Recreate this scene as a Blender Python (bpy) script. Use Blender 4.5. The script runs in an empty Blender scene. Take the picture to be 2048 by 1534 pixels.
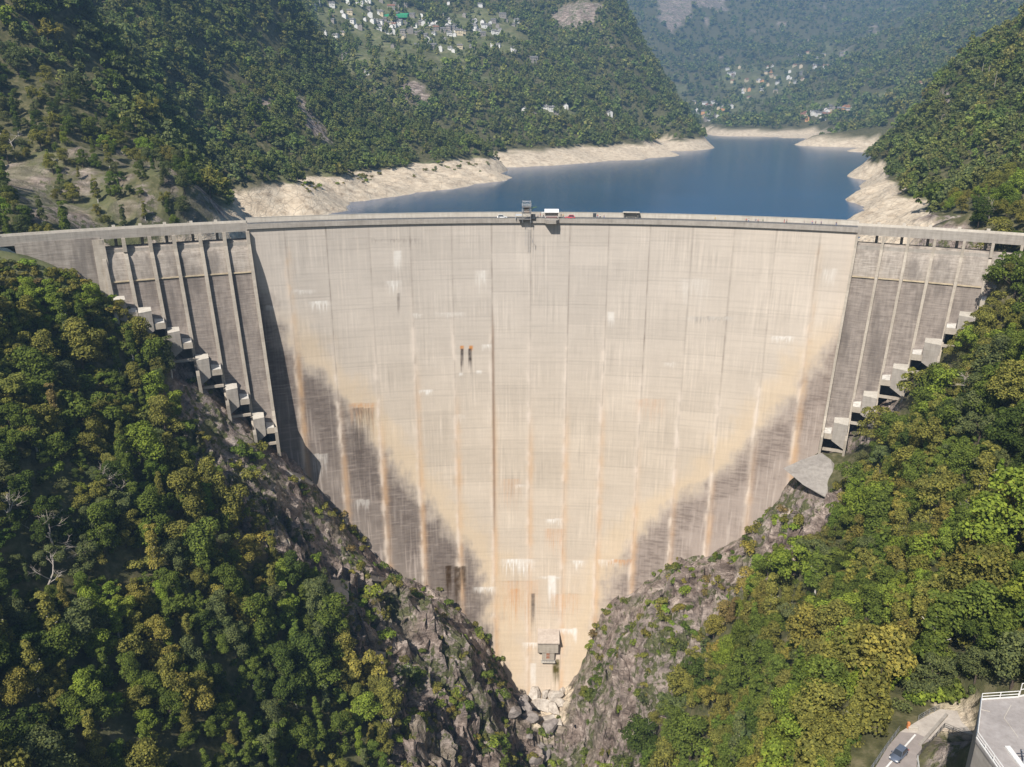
import bpy, bmesh, math, random
import numpy as np
from mathutils import Vector, Matrix
from mathutils.bvhtree import BVHTree
random.seed(7); RNG = np.random.default_rng(7)
C = bpy.context.scene.collection
sc = bpy.context.scene
# ------------------------------------------------------------------ camera model (photo is 2048 x 1534)
F = 1600.0; TH = math.radians(19.0); cT, sT = math.cos(TH), math.sin(TH)
CAM = np.array([0.0, -340.0, 44.0])
R0, CX, CY = 330.0, 3.0, -330.0
WATER = -28.0
def ray(px, py):
    r = (px - 1024) / F; u = (767 - py) / F
    return np.array([r, cT + u * sT, -sT + u * cT])
def G(px, py, D):                      # world point on the sight line at horizontal distance D
    d = ray(px, py); return CAM + d * (D / d[1])
def GZ(px, py, z):
    d = ray(px, py); return CAM + d * ((z - CAM[2]) / d[2])
def proj(P):
    P = np.asarray(P, float); q = P - CAM
    w = q[..., 1] * cT - q[..., 2] * sT; v = q[..., 1] * sT + q[..., 2] * cT
    w = np.where(np.abs(w) < 1e-3, 1e-3, w)
    return 1024 + F * q[..., 0] / w, 767 - F * v / w, w
# ------------------------------------------------------------------ noise
_perm = RNG.permutation(512); _perm = np.concatenate([_perm] * 3)
_grad = RNG.normal(size=(512, 3)); _grad /= np.linalg.norm(_grad, axis=1)[:, None]
def pnoise(x, y, z=0.0):
    x, y, z = np.broadcast_arrays(np.asarray(x, float), y, z)
    xi, yi, zi = np.floor(x).astype(int), np.floor(y).astype(int), np.floor(z).astype(int)
    xf, yf, zf = x - xi, y - yi, z - zi
    u, v, w = [t * t * t * (t * (t * 6 - 15) + 10) for t in (xf, yf, zf)]
    out = 0
    for dx in (0, 1):
        for dy in (0, 1):
            for dz in (0, 1):
                h = _perm[(_perm[(_perm[(xi + dx) & 511] + yi + dy) & 511] + zi + dz) & 511]
                g = _grad[h]
                dot = g[..., 0] * (xf - dx) + g[..., 1] * (yf - dy) + g[..., 2] * (zf - dz)
                out = out + dot * (u if dx else 1 - u) * (v if dy else 1 - v) * (w if dz else 1 - w)
    return out * 1.6
def fbm(x, y, z=0.0, o=4, g=.5):
    s = 0; a = 1; f = 1
    for i in range(o):
        s = s + a * pnoise(np.asarray(x) * f + 17.3 * i, np.asarray(y) * f - 9.1 * i, np.asarray(z) * f + 3.7 * i); a *= g; f *= 2.03
    return s
def ridged(x, y, z=0.0, o=4):
    s = 0; a = 1; f = 1
    for i in range(o):
        s = s + a * (1 - 2 * np.abs(pnoise(np.asarray(x) * f + 5.3 * i, np.asarray(y) * f, np.asarray(z) * f))); a *= .5; f *= 2.1
    return s
def worley(x, y, z, seed=0):              # angular blocks: nearest cell's own offset and tilt, and distance to the border
    xi, yi, zi = np.floor(x).astype(int), np.floor(y).astype(int), np.floor(z).astype(int)
    f1 = np.full(x.shape, 9.); f2 = np.full(x.shape, 9.); out = np.zeros(x.shape)
    for dx in (-1, 0, 1):
        for dy in (-1, 0, 1):
            for dz in (-1, 0, 1):
                h = _perm[(_perm[(_perm[(xi + dx + seed) & 511] + yi + dy) & 511] + zi + dz) & 511]; g = _grad[h]
                qx, qy, qz = x - xi - dx - .5 - g[..., 0] * .42, y - yi - dy - .5 - g[..., 1] * .42, z - zi - dz - .5 - g[..., 2] * .42
                d = qx * qx + qy * qy + qz * qz; val = g[..., 2] * .8 + 1.3 * (qx * g[..., 1] + qy * g[..., 0])
                near = d < f1; f2 = np.where(near, f1, np.minimum(f2, d)); out = np.where(near, val, out); f1 = np.where(near, d, f1)
    return out, np.sqrt(f2) - np.sqrt(f1)
def sstep(a, b, x):
    t = np.clip((x - a) / (b - a), 0, 1); return t * t * (3 - 2 * t)
def inpoly(px, py, poly):
    px = np.asarray(px); r = np.zeros(px.shape, bool); n = len(poly)
    for i in range(n):
        x1, y1 = poly[i]; x2, y2 = poly[(i + 1) % n]
        if y1 == y2: continue
        c = ((y1 > py) != (y2 > py)) & (px < (x2 - x1) * (py - y1) / (y2 - y1) + x1)
        r ^= c
    return r
# ------------------------------------------------------------------ objects
def link(o, parent=None):
    C.objects.link(o)
    if parent: o.parent = parent
    return o
def tag(o, label=None, cat=None, group=None, kind=None):
    if label: o['label'] = label
    if cat: o['category'] = cat
    if group: o['group'] = group
    if kind: o['kind'] = kind
    return o
def empty(name, loc, rz=0, label=None, cat=None, group=None):
    o = bpy.data.objects.new(name, None); o.empty_display_size = .5
    o.location = loc; o.rotation_euler = (0, 0, rz); link(o); return tag(o, label, cat, group)
def npmesh(name, V, Fq, mat=None, parent=None, smooth=True, attrs=None):
    me = bpy.data.meshes.new(name); V = np.asarray(V, np.float32); Fq = np.asarray(Fq, np.int32)
    k = Fq.shape[1]
    me.vertices.add(len(V)); me.vertices.foreach_set('co', V.ravel())
    me.loops.add(Fq.size); me.loops.foreach_set('vertex_index', Fq.ravel())
    me.polygons.add(len(Fq)); me.polygons.foreach_set('loop_start', np.arange(0, Fq.size, k, dtype=np.int32))
    me.polygons.foreach_set('use_smooth', np.full(len(Fq), smooth) if np.isscalar(smooth) else smooth)
    for n, (t, arr) in (attrs or {}).items():
        a = me.attributes.new(n, t, 'POINT'); arr = np.asarray(arr, np.float32)
        a.data.foreach_set('color' if t == 'FLOAT_COLOR' else ('vector' if t == 'FLOAT_VECTOR' else 'value'), arr.ravel())
    me.update(calc_edges=True); me.validate()
    o = bpy.data.objects.new(name, me)
    if mat: me.materials.append(mat)
    return link(o, parent)
def gridfaces(n, m):
    i = np.arange(n - 1)[:, None] * m + np.arange(m - 1)[None, :]
    return np.stack([i, i + 1, i + m + 1, i + m], -1).reshape(-1, 4)
class MB:                                # gathers boxes, bars, prisms; links them as ONE mesh object
    def __init__(s): s.v = []; s.f = []; s.m = []
    def add(s, vs, fs, m=0):
        b = len(s.v); s.v += [tuple(map(float, v)) for v in vs]; s.f += [tuple(i + b for i in f) for f in fs]; s.m += [m] * len(fs)
    def hexa(s, p, m=0):                 # 8 points: bottom ring then top ring
        s.add(p, [(3, 2, 1, 0), (4, 5, 6, 7), (0, 1, 5, 4), (1, 2, 6, 5), (2, 3, 7, 6), (3, 0, 4, 7)], m)
    def box(s, x0, x1, y0, y1, z0, z1, m=0):
        s.hexa([(x0, y0, z0), (x1, y0, z0), (x1, y1, z0), (x0, y1, z0), (x0, y0, z1), (x1, y0, z1), (x1, y1, z1), (x0, y1, z1)], m)
    def prism(s, poly, z0, z1, m=0):
        n = len(poly)
        s.add([(x, y, z0) for x, y in poly] + [(x, y, z1) for x, y in poly],
              [tuple(range(n))[::-1], tuple(range(n, 2 * n))] + [(i, (i + 1) % n, n + (i + 1) % n, n + i) for i in range(n)], m)
    def bar(s, a, b, r, n=6, r2=None, m=0):
        a, b = Vector(a), Vector(b); d = (b - a)
        if d.length < 1e-6: return
        d.normalize(); u = d.orthogonal().normalized(); w = d.cross(u); r2 = r if r2 is None else r2
        ring = lambda c, q: [c + (u * math.cos(2 * math.pi * i / n) + w * math.sin(2 * math.pi * i / n)) * q for i in range(n)]
        s.add(ring(a, r) + ring(b, r2), [tuple(range(n))[::-1], tuple(range(n, 2 * n))] + [(i, (i + 1) % n, n + (i + 1) % n, n + i) for i in range(n)], m)
    def build(s, name, mats, parent=None, smooth=False, bevel=0):
        me = bpy.data.meshes.new(name); me.from_pydata(s.v, [], s.f)
        for mt in (mats if isinstance(mats, (list, tuple)) else [mats]): me.materials.append(mt)
        me.polygons.foreach_set('material_index', s.m)
        bm = bmesh.new(); bm.from_mesh(me); bmesh.ops.recalc_face_normals(bm, faces=bm.faces)
        if bevel: bmesh.ops.bevel(bm, geom=[e for e in bm.edges if e.is_manifold and e.calc_face_angle(0) > .5], offset=bevel, segments=1, affect='EDGES')
        bm.to_mesh(me); bm.free()
        if smooth: me.polygons.foreach_set('use_smooth', [True] * len(me.polygons))
        me.update(); o = bpy.data.objects.new(name, me); return link(o, parent)
def copy_tree(o, parent=None):
    c = o.copy(); C.objects.link(c)
    if parent: c.parent = parent
    for ch in [x for x in KIDS.get(o.name, [])]: copy_tree(ch, c)
    return c
KIDS = {}
def note_kids(root):
    for ch in root.children: KIDS.setdefault(root.name, []).append(ch); note_kids(ch)
# ------------------------------------------------------------------ materials
class N:
    def __init__(s, name):
        s.m = bpy.data.materials.new(name); s.m.use_nodes = True; s.t = s.m.node_tree; s.t.nodes.clear()
        s.out = s.t.nodes.new('ShaderNodeOutputMaterial')
    def n(s, ty, ins=None, **kw):
        x = s.t.nodes.new('ShaderNode' + ty)
        for k, v in kw.items(): setattr(x, k, v)
        for k, v in (ins or {}).items():
            if isinstance(v, bpy.types.NodeSocket): s.t.links.new(v, x.inputs[k])
            else: x.inputs[k].default_value = v
        return x
    def ramp(s, fac, stops, interp='LINEAR'):
        x = s.n('ValToRGB', {'Fac': fac}); e = x.color_ramp.elements; x.color_ramp.interpolation = interp
        while len(e) < len(stops): e.new(.5)
        for q, (p, c) in zip(e, stops):
            q.position = p; q.color = (c, c, c, 1) if isinstance(c, (int, float)) else (*c[:3], 1)
        return x.outputs['Color']
    def mix(s, f, a, b, bt='MIX'):
        x = s.n('Mix', data_type='RGBA', blend_type=bt)
        for k, v in ((0, f), (6, a), (7, b)):
            if isinstance(v, bpy.types.NodeSocket): s.t.links.new(v, x.inputs[k])
            else: x.inputs[k].default_value = v if k == 0 else (*v[:3], 1)
        return x.outputs[2]
    def math(s, op, a, b=0.0):
        x = s.n('Math', operation=op)
        for k, v in ((0, a), (1, b)):
            if isinstance(v, bpy.types.NodeSocket): s.t.links.new(v, x.inputs[k])
            else: x.inputs[k].default_value = v
        return x.outputs[0]
    def pos(s, scale=(1, 1, 1), rot=(0, 0, 0), obj=False):
        src = s.n('TexCoord').outputs['Object'] if obj else s.n('NewGeometry').outputs['Position']
        return s.n('Mapping', {'Vector': src, 'Scale': scale, 'Rotation': rot}).outputs[0]
    def noise(s, v, scale, detail=4, rough=.55, dist=0):
        return s.n('TexNoise', {'Vector': v, 'Scale': scale, 'Detail': detail, 'Roughness': rough, 'Distortion': dist}).outputs['Fac']
    def bsdf(s, col, rough=.85, bump=None, bs=.5, bd=.1, spec=.3, metal=0.0, **kw):
        ins = {'Base Color': col if isinstance(col, bpy.types.NodeSocket) else (*col[:3], 1), 'Roughness': rough, 'Specular IOR Level': spec, 'Metallic': metal}
        ins.update(kw)
        if bump is not None:
            b = s.n('Bump', {'Height': bump, 'Strength': bs, 'Distance': bd}); ins['Normal'] = b.outputs[0]
        p = s.n('BsdfPrincipled', ins); s.t.links.new(p.outputs[0], s.out.inputs[0]); return s.m
def simple(name, col, rough=.7, var=.12, scale=1.5, spec=.3, metal=0.0, bd=.02):
    k = N(name); nz = k.noise(k.pos(), scale, 5)
    a = tuple(max(0, c * (1 - var)) for c in col); b = tuple(min(1, c * (1 + var)) for c in col)
    return k.bsdf(k.ramp(nz, [(.3, a), (.7, b)]), rough, nz, .3, bd, spec, metal)
# ------------------------------------------------------------------ heightfields from control points
class Field:                             # multiquadric interpolation of (X, Y) -> Z
    def __init__(s, pts, c=12.0, L=100.0, reg=1e-3):
        P = np.array(pts, float); s.p = P[:, :2] / L; s.L = L; s.c2 = (c / L) ** 2
        z = P[:, 2]; n = len(P); A = np.zeros((n + 3, n + 3))
        d = np.sqrt(((s.p[:, None] - s.p[None]) ** 2).sum(-1) + s.c2); A[:n, :n] = -d + reg * np.eye(n)
        A[:n, n] = 1; A[:n, n + 1:] = s.p; A[n, :n] = 1; A[n + 1:, :n] = s.p.T
        s.w = np.linalg.solve(A, np.concatenate([z, np.zeros(3)]))
    def __call__(s, X, Y):
        sh = np.shape(X); X = np.ravel(X) / s.L; Y = np.ravel(Y) / s.L; n = len(s.p)
        out = np.empty(len(X))
        for i in range(0, len(X), 40000):
            x, y = X[i:i + 40000], Y[i:i + 40000]
            d = np.sqrt((x[:, None] - s.p[:, 0]) ** 2 + (y[:, None] - s.p[:, 1]) ** 2 + s.c2)
            out[i:i + 40000] = -d @ s.w[:n] + s.w[n] + s.w[n + 1] * x + s.w[n + 2] * y
        return out.reshape(sh)
def face_d(phi, z):                      # how far the downstream face stands in front of the crest arc
    h = np.clip(-np.asarray(z, float), 0, 230) / 216
    return 28 * h ** 2
def pol(phi, d, z):                      # phi in degrees from the dam's axis, d metres downstream of the crest arc
    a = np.radians(phi); r = R0 - d
    return np.stack(np.broadcast_arrays(CX + r * np.sin(a), CY + r * np.cos(a), z), -1)
def atface(px, py, extra=0.0):
    d = ray(px, py); t = np.arange(120, 560, .25)[:, None]; P = CAM + d * t
    r = np.hypot(P[:, 0] - CX, P[:, 1] - CY)
    i = np.argmax(r >= R0 - face_d(0, P[:, 2]) - extra); return P[i]
UNIQ = []; INDIV = 285
HAZE = 1.75e-4
EXPO = 0.45
# ================================================================== TERRAIN
contact = [(0,525),(100,545),(200,585),(285,650),(340,690),(400,745),(455,800),(510,850),(560,890),(620,960),(660,1010),(700,1060),(760,1130),(880,1190),(940,1240),(990,1310),(1030,1385),(1090,1385),(1130,1375),(1182,1270),(1212,1215),(1266,1175),(1320,1138),(1408,1102),(1480,1070),(1520,1040),(1590,965),(1640,905),(1700,870),(1760,800),(1830,740),(1890,690),(1950,620),(2000,570),(2048,540)]
cp = []
for q in contact:
    e = 0 if 600 < q[0] < 1600 else 13
    q = (q[0], q[1] + (26 if 200 <= q[0] <= 570 or 1640 < q[0] < 1960 else 0)); p = atface(*q, e); cp.append(tuple(p)); 
    b = np.array(p) + np.array([p[0] * .12, 32, 0]); cp.append((b[0], b[1], p[2] + (2 if 205 < q[0] < 1940 else -20)))
# sections nearer the camera:  Y, [(X, Z) ...]
SEC = {
 -70: [(-330,75),(-250,30),(-200,2),(-172,-12),(-150,-38),(-125,-62),(-104,-88),(-82,-112),(-66,-132),(-46,-152),(-30,-168),(-14,-186),(-3,-208),(5,-221),(25,-221),(32,-206),(40,-178),(52,-156),(72,-140),(95,-124),(118,-98),(140,-72),(160,-42),(178,-14),(205,12),(260,55),(330,110)],
 -120: [(-330,70),(-250,22),(-200,-8),(-165,-32),(-135,-62),(-110,-88),(-88,-112),(-68,-138),(-44,-160),(-22,-186),(-6,-212),(4,-226),(24,-226),(34,-200),(46,-170),(60,-146),(84,-118),(108,-88),(130,-56),(150,-28),(170,-4),(205,22),(260,60),(330,110)],
 -180: [(-330,60),(-250,10),(-200,-18),(-160,-46),(-130,-76),(-104,-106),(-80,-134),(-50,-166),(-22,-198),(0,-230),(20,-230),(36,-190),(50,-146),(68,-108),(92,-74),(120,-42),(150,-12),(190,18),(260,62),(330,110)],
 -232: [(-330,50),(-250,2),(-200,-28),(-155,-60),(-120,-96),(-86,-134),(-50,-176),(-10,-226),(16,-226),(36,-160),(50,-105),(61,-66),(66,-63.5),(76,-63),(84,-57),(100,-42),(125,-24),(160,2),(200,28),(330,110)],
 -290: [(-330,45),(-250,-4),(-190,-36),(-140,-74),(-90,-130),(-40,-190),(10,-225),(40,-140),(58,-85),(75,-66),(100,-55),(140,-24),(200,22),(330,100)],
}
for Y, L in SEC.items():
    for X, Z in L: cp.append((X, Y, Z))
fieldA = Field(cp, c=9)
def dispA(X, Y, Z0, rock):
    big = fbm(X / 42, Y / 30, 0, 3) * 7 * sstep(-232, -170, Z0)
    blk = ridged(X / 22 + .4 * Y / 22, Y / 19, Z0 / 26, 3) * 3.2 - 2.2
    u_, v_, q_ = (X + .5 * Z0) / 1.0, (Y - .25 * Z0) / 1.0, (Z0 - .5 * X) / 1.0
    c1, e1 = worley(u_ / 16, v_ / 9, q_ / 10, 3); c2, e2 = worley(u_ / 6.5, v_ / 3.8, q_ / 4.2, 40); c3, e3 = worley(u_ / 3, v_ / 2.2, q_ / 2.2, 90)
    blk = blk + c1 * 5.6 + c2 * 1.7 + c3 * .45 - 2.2 * sstep(.09, 0, e1) - .6 * sstep(.1, 0, e2)
    fol = np.abs(((Z0 + .5 * X + .3 * Y + 6 * fbm(X / 25, Y / 25, 0, 2)) / 7.5) % 1 - .5) * 3.2
    return big * .6 + rock * (blk + fol) + (1 - rock) * fbm(X / 9, Y / 9, 0, 2) * 1.2
ROCKS_A = [[(330,675),(420,740),(560,890),(640,960),(720,1060),(790,1130),(960,1220),(1060,1385),(1110,1385),(1130,1370),(1100,1740),(800,1740),(775,1534),(765,1470),(740,1420),(740,1350),(690,1270),(650,1230),(640,1165),(575,1140),(520,1090),(450,1050),(420,970),(365,920),(345,830),(325,700)],
           [(1090,1740),(1110,1340),(1170,1200),(1240,1120),(1300,1080),(1400,1060),(1480,1050),(1520,1020),(1580,950),(1700,1010),(1690,1060),(1610,1100),(1565,1180),(1480,1200),(1440,1260),(1400,1340),(1350,1420),(1275,1534),(1210,1740)],
           [(1640,915),(1700,900),(1780,840),(1830,790),(1800,740),(1700,850)],
           [(1880,1460),(1945,1380),(1975,1534),(1850,1560)]]
def flat_road(X, Y, Z):                  # the road bench and the yard by the terrace
    return Z
def buildA():
    xs = np.arange(-330, 330.1, 1.05); ys = np.arange(-325, 12, 1.05)
    X, Y = np.meshgrid(xs, ys, indexing='ij')
    Z = fieldA(X, Y); px, py, w = proj(np.stack([X, Y, Z], -1))
    jx = px + 26 * fbm(X / 12, Y / 12, 0, 3); jy = py + 26 * fbm(X / 12, Y / 12, 5, 3)
    rock = np.zeros(X.shape)
    for P in ROCKS_A: rock = np.maximum(rock, inpoly(jx, jy, P))
    for _ in range(2):
        rock[1:-1, 1:-1] = (rock[1:-1, 1:-1] * 2 + rock[2:, 1:-1] + rock[:-2, 1:-1] + rock[1:-1, 2:] + rock[1:-1, :-2]) / 6
    near_dam = np.hypot(X - CX, Y - CY) > R0 - 44
    Zn = Z + dispA(X, Y, Z, rock) * np.where(near_dam, .30, 1) - 2.0 * near_dam * (X > 20) * rock
    # local forms: gully and pits in the left rock, spur noses
    for q, D, r, a in [((650,1085),275,11,-9),((795,1390),250,13,-11),((900,1240),285,12,7),((700,1200),262,10,5),((590,1010),282,9,-6),((560,960),288,8,5),((840,1150),292,9,4),
                       ((1010,1450),290,9,8),((1230,1430),262,8,-5),((1340,1180),290,12,5),((1480,1130),285,9,-5),((1560,1010),288,9,6)]:
        p = G(q[0], q[1], D); Zn = Zn + a * np.exp(-((X - p[0]) ** 2 + (Y - p[1]) ** 2) / (2 * r * r))
    # road bench
    m = np.exp(-(np.maximum(0, np.abs(X - 72) - 11) / 5) ** 2) * np.exp(-(np.maximum(0, np.abs(Y + 236) - 26) / 6) ** 2)
    Zn = Zn * (1 - m) + (-63.6) * m
    rz = sstep(71, 77, X) * sstep(-224, -230, Y) * sstep(120, 100, X); Zn = Zn * (1 - rz) + (np.interp(-Y, [226, 232, 241], [-61, -56.5, -50]) + fbm(X / 5, Y / 5, 0, 3) * 1.2) * rz
    m2 = sstep(88, 84, X) * sstep(60, 66, X) * sstep(-262, -256, Y) * sstep(-205, -211, Y)
    Zn = np.where(Y > -330, Zn, Zn)
    V = np.stack([X, Y, Zn], -1)
    # steep rock is pushed sideways too, so that the cliffs have overhangs and cracks
    sx = fbm(X / 8, Y / 8, Zn / 8, 3) * 2.2 * rock; sy = fbm(Y / 7, X / 9, Zn / 7 + 9, 3) * 2.2 * rock
    V[..., 0] += sx * np.where(near_dam, .5, 1); V[..., 1] += sy * np.where(near_dam, .3, 1)
    return V, rock
VA, rockA = buildA()
# ---- upstream near field: left abutment hill, second hillside, lake bed, right hill
B = []
def g(px, py, D): B.append(tuple(G(px, py, D)))
def w(x, y, z): B.append((x, y, z))
# left abutment and hill 1
for q in [(0,470,300),(60,440,330),(0,400,350),(120,400,370),(220,440,360),(300,440,370),(380,440,385),(430,430,410),(0,330,390),(100,330,400),(200,330,410),(300,350,420),(380,370,430),
          (0,200,430),(100,200,440),(200,250,450),(300,300,450),(420,400,440),(0,60,470),(60,60,480),(120,110,490),(200,175,490),(270,230,485),(340,290,480),(410,350,470),(440,385,460),
          (60,-80,500),(-200,200,400),(-200,0,440),(-300,400,330),(-100,470,280)]: g(*q)
for q in [(-178,-45,-6),(-165,-10,-16),(-150,5,-34),(-145,30,-50),(-120,60,-60),(-60,60,-80),(0,40,-90),(80,50,-85),(140,30,-60),(-230,-60,10),(-300,-80,45),(-430,-100,110),(-430,60,150)]: w(*q)
# shore of the second hillside (water line, ring top)
for q in [(470,443,545),(540,437,555),(620,433,0),(700,405,0),(800,392,0),(900,378,0),(1000,362,0),(1020,355,0)]:
    B.append(tuple(GZ(q[0], q[1], WATER)))
for q in [(455,380,560),(500,362,570),(560,366,585),(600,362,600),(660,345,690),(700,350,745),(760,335,800),(850,328,880),(930,318,950),(985,312,1000)]: g(*q)
for q in [(420,330,640),(500,300,680),(600,300,720),(700,280,860),(800,290,930),(330,200,640),(450,200,740),(550,200,800),(650,230,860),(750,260,930),(860,270,985),(940,290,1010),
          (200,60,650),(330,60,730),(450,80,840),(560,120,900),(640,165,950),(700,195,980),(500,-20,925),(545,25,945),(600,85,970),(645,120,985),(250,-120,800),(500,-150,1000),(0,-100,700)]: g(*q)
for q in [(-60,1100-340,-40),(-150,1120-340,-10),(-260,1140-340,35),(-350,810,70),(-440,830,95),(-600,1100-340,200),(20,640,-60),(60,500,-80),(0,300,-85),(100,200,-85),(150,500,-80),(200,700,-80),(-100,180,-75),(-60,330,-60)]: w(*q)
# right shore and right hill
for q in [(1715,452),(1700,440),(1735,420),(1690,400),(1725,378),(1705,355),(1740,335),(1765,320)]: B.append(tuple(GZ(q[0], q[1], WATER)))
for q in [(1800,462,420),(1860,440,428),(1900,465,345),(1960,472,318),(2040,480,300),(1850,420,472),(1800,395,540),(1782,360,674),(1776,330,859),(1778,310,1047)]: g(*q)
for q in [(1830,350,655),(1900,380,510),(2000,400,400),(2048,350,420),(1850,280,780),(1950,280,600),(2048,250,560),(1800,270,1010),(1840,235,960),(1872,205,900),(1888,150,880),(1968,108,820),(2052,48,740),
          (1940,200,760),(2200,100,600),(2200,300,430),(2200,450,330),(2300,-60,720),(2100,470,330)]: g(*q)
for q in [(180,-30,-14),(190,10,-20),(165,20,-30),(175,60,-40),(230,-60,14),(300,-90,50),(420,-100,110),(520,-60,150),(620,300,205),(600,520,150),(620,760,90),(400,820,-70),(440,700,-55),(350,900,-70),(300,700,-70),(520,900,-50),(660,880,70),(250,350,-70)]: w(*q)
fieldB = Field(B, c=14)
# ---- village hill and far side of the lake
K = []
def k_(px, py, D): K.append(tuple(G(px, py, D)))
for q in [(985,335),(1080,333),(1180,325),(1280,320),(1350,313),(1310,296),(1415,287),(1380,284)]: K.append(tuple(GZ(q[0], q[1], WATER)))
for q in [(985,303,1140),(1080,300,1170),(1150,296,1230),(1230,290,1320),(1300,285,1440),(1340,280,1560),(1390,268,1750),(1398,252,1790)]: k_(*q)
for q in [(860,220,1180),(980,230,1250),(1100,230,1330),(1220,220,1480),(1320,230,1640),(740,140,1260),(850,130,1380),(1000,140,1480),(1130,140,1600),(1230,140,1750),(1310,165,1800),(1365,215,1790),
          (620,60,1400),(700,70,1500),(820,60,1640),(950,60,1720),(1050,60,1800),(1150,70,1850),(1240,75,1860),(560,0,1500),(700,0,1680),(850,0,1850),(1000,0,1980),(1120,0,2020),(1195,0,1960),
          (400,-60,1300),(600,-120,1750),(900,-150,2150),(1150,-120,2150),(1190,-60,2050)]: k_(*q)
for q in [(-100,700,-60),(-250,800,-20),(-420,860,60),(-600,900,140),(150,720,-70),(350,900,-70),(470,1300,-70),(520,1500,-70),(480,1800,-40),(420,1950,-30),(300,2050,60),(100,2200,200),(-400,2100,420),(-900,1500,420),(-900,2100,560)]: w2 = K.append(q)
fieldC = Field(K, c=30, L=300)
D_ = []
def d_(px, py, D): D_.append(tuple(G(px, py, D)))
for q in [(1405,268),(1440,271),(1500,275),(1560,281),(1620,291),(1680,304),(1770,309)]: D_.append(tuple(GZ(q[0], q[1], WATER)))
for q in [(1405,255,2620),(1480,260,2450),(1560,265,2250),(1640,276,2000),(1700,286,1800),(1775,288,1620),(1900,250,1500)]: d_(*q)
for q in [(1400,238,2750),(1450,215,3000),(1520,215,2900),(1600,225,2650),(1650,215,2600),(1740,225,2200),(1820,200,2000),(1900,180,1800),(2048,100,1500),
          (1380,190,3300),(1450,160,3500),(1550,150,3400),(1640,170,3050),(1700,160,2800),(1800,130,2600),(1900,90,2500),(2048,20,2400),(2200,-60,2300),
          (1300,120,3700),(1400,90,4000),(1550,80,4100),(1700,80,3900),(1820,60,3600),(1240,30,4000),(1350,0,4400),(1500,0,4600),(1700,0,4700),(1850,0,4500),(1880,-5,4400),(1980,-40,3300),(1150,0,4100),(1100,100,3600),
          (1200,-60,4800),(1500,-50,5200),(1900,-50,5200),(2200,-100,4000),(900,-60,4600)]: d_(*q)
for q in [(300,1900,-80),(450,1600,-90),(500,1200,-90),(560,900,-80),(500,2100,-80),(900,700,140),(1100,900,260),(350,2400,-60),(200,2700,60),(-100,3200,200)]: D_.append(q)
fieldD = Field(D_, c=60, L=500)
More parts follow.
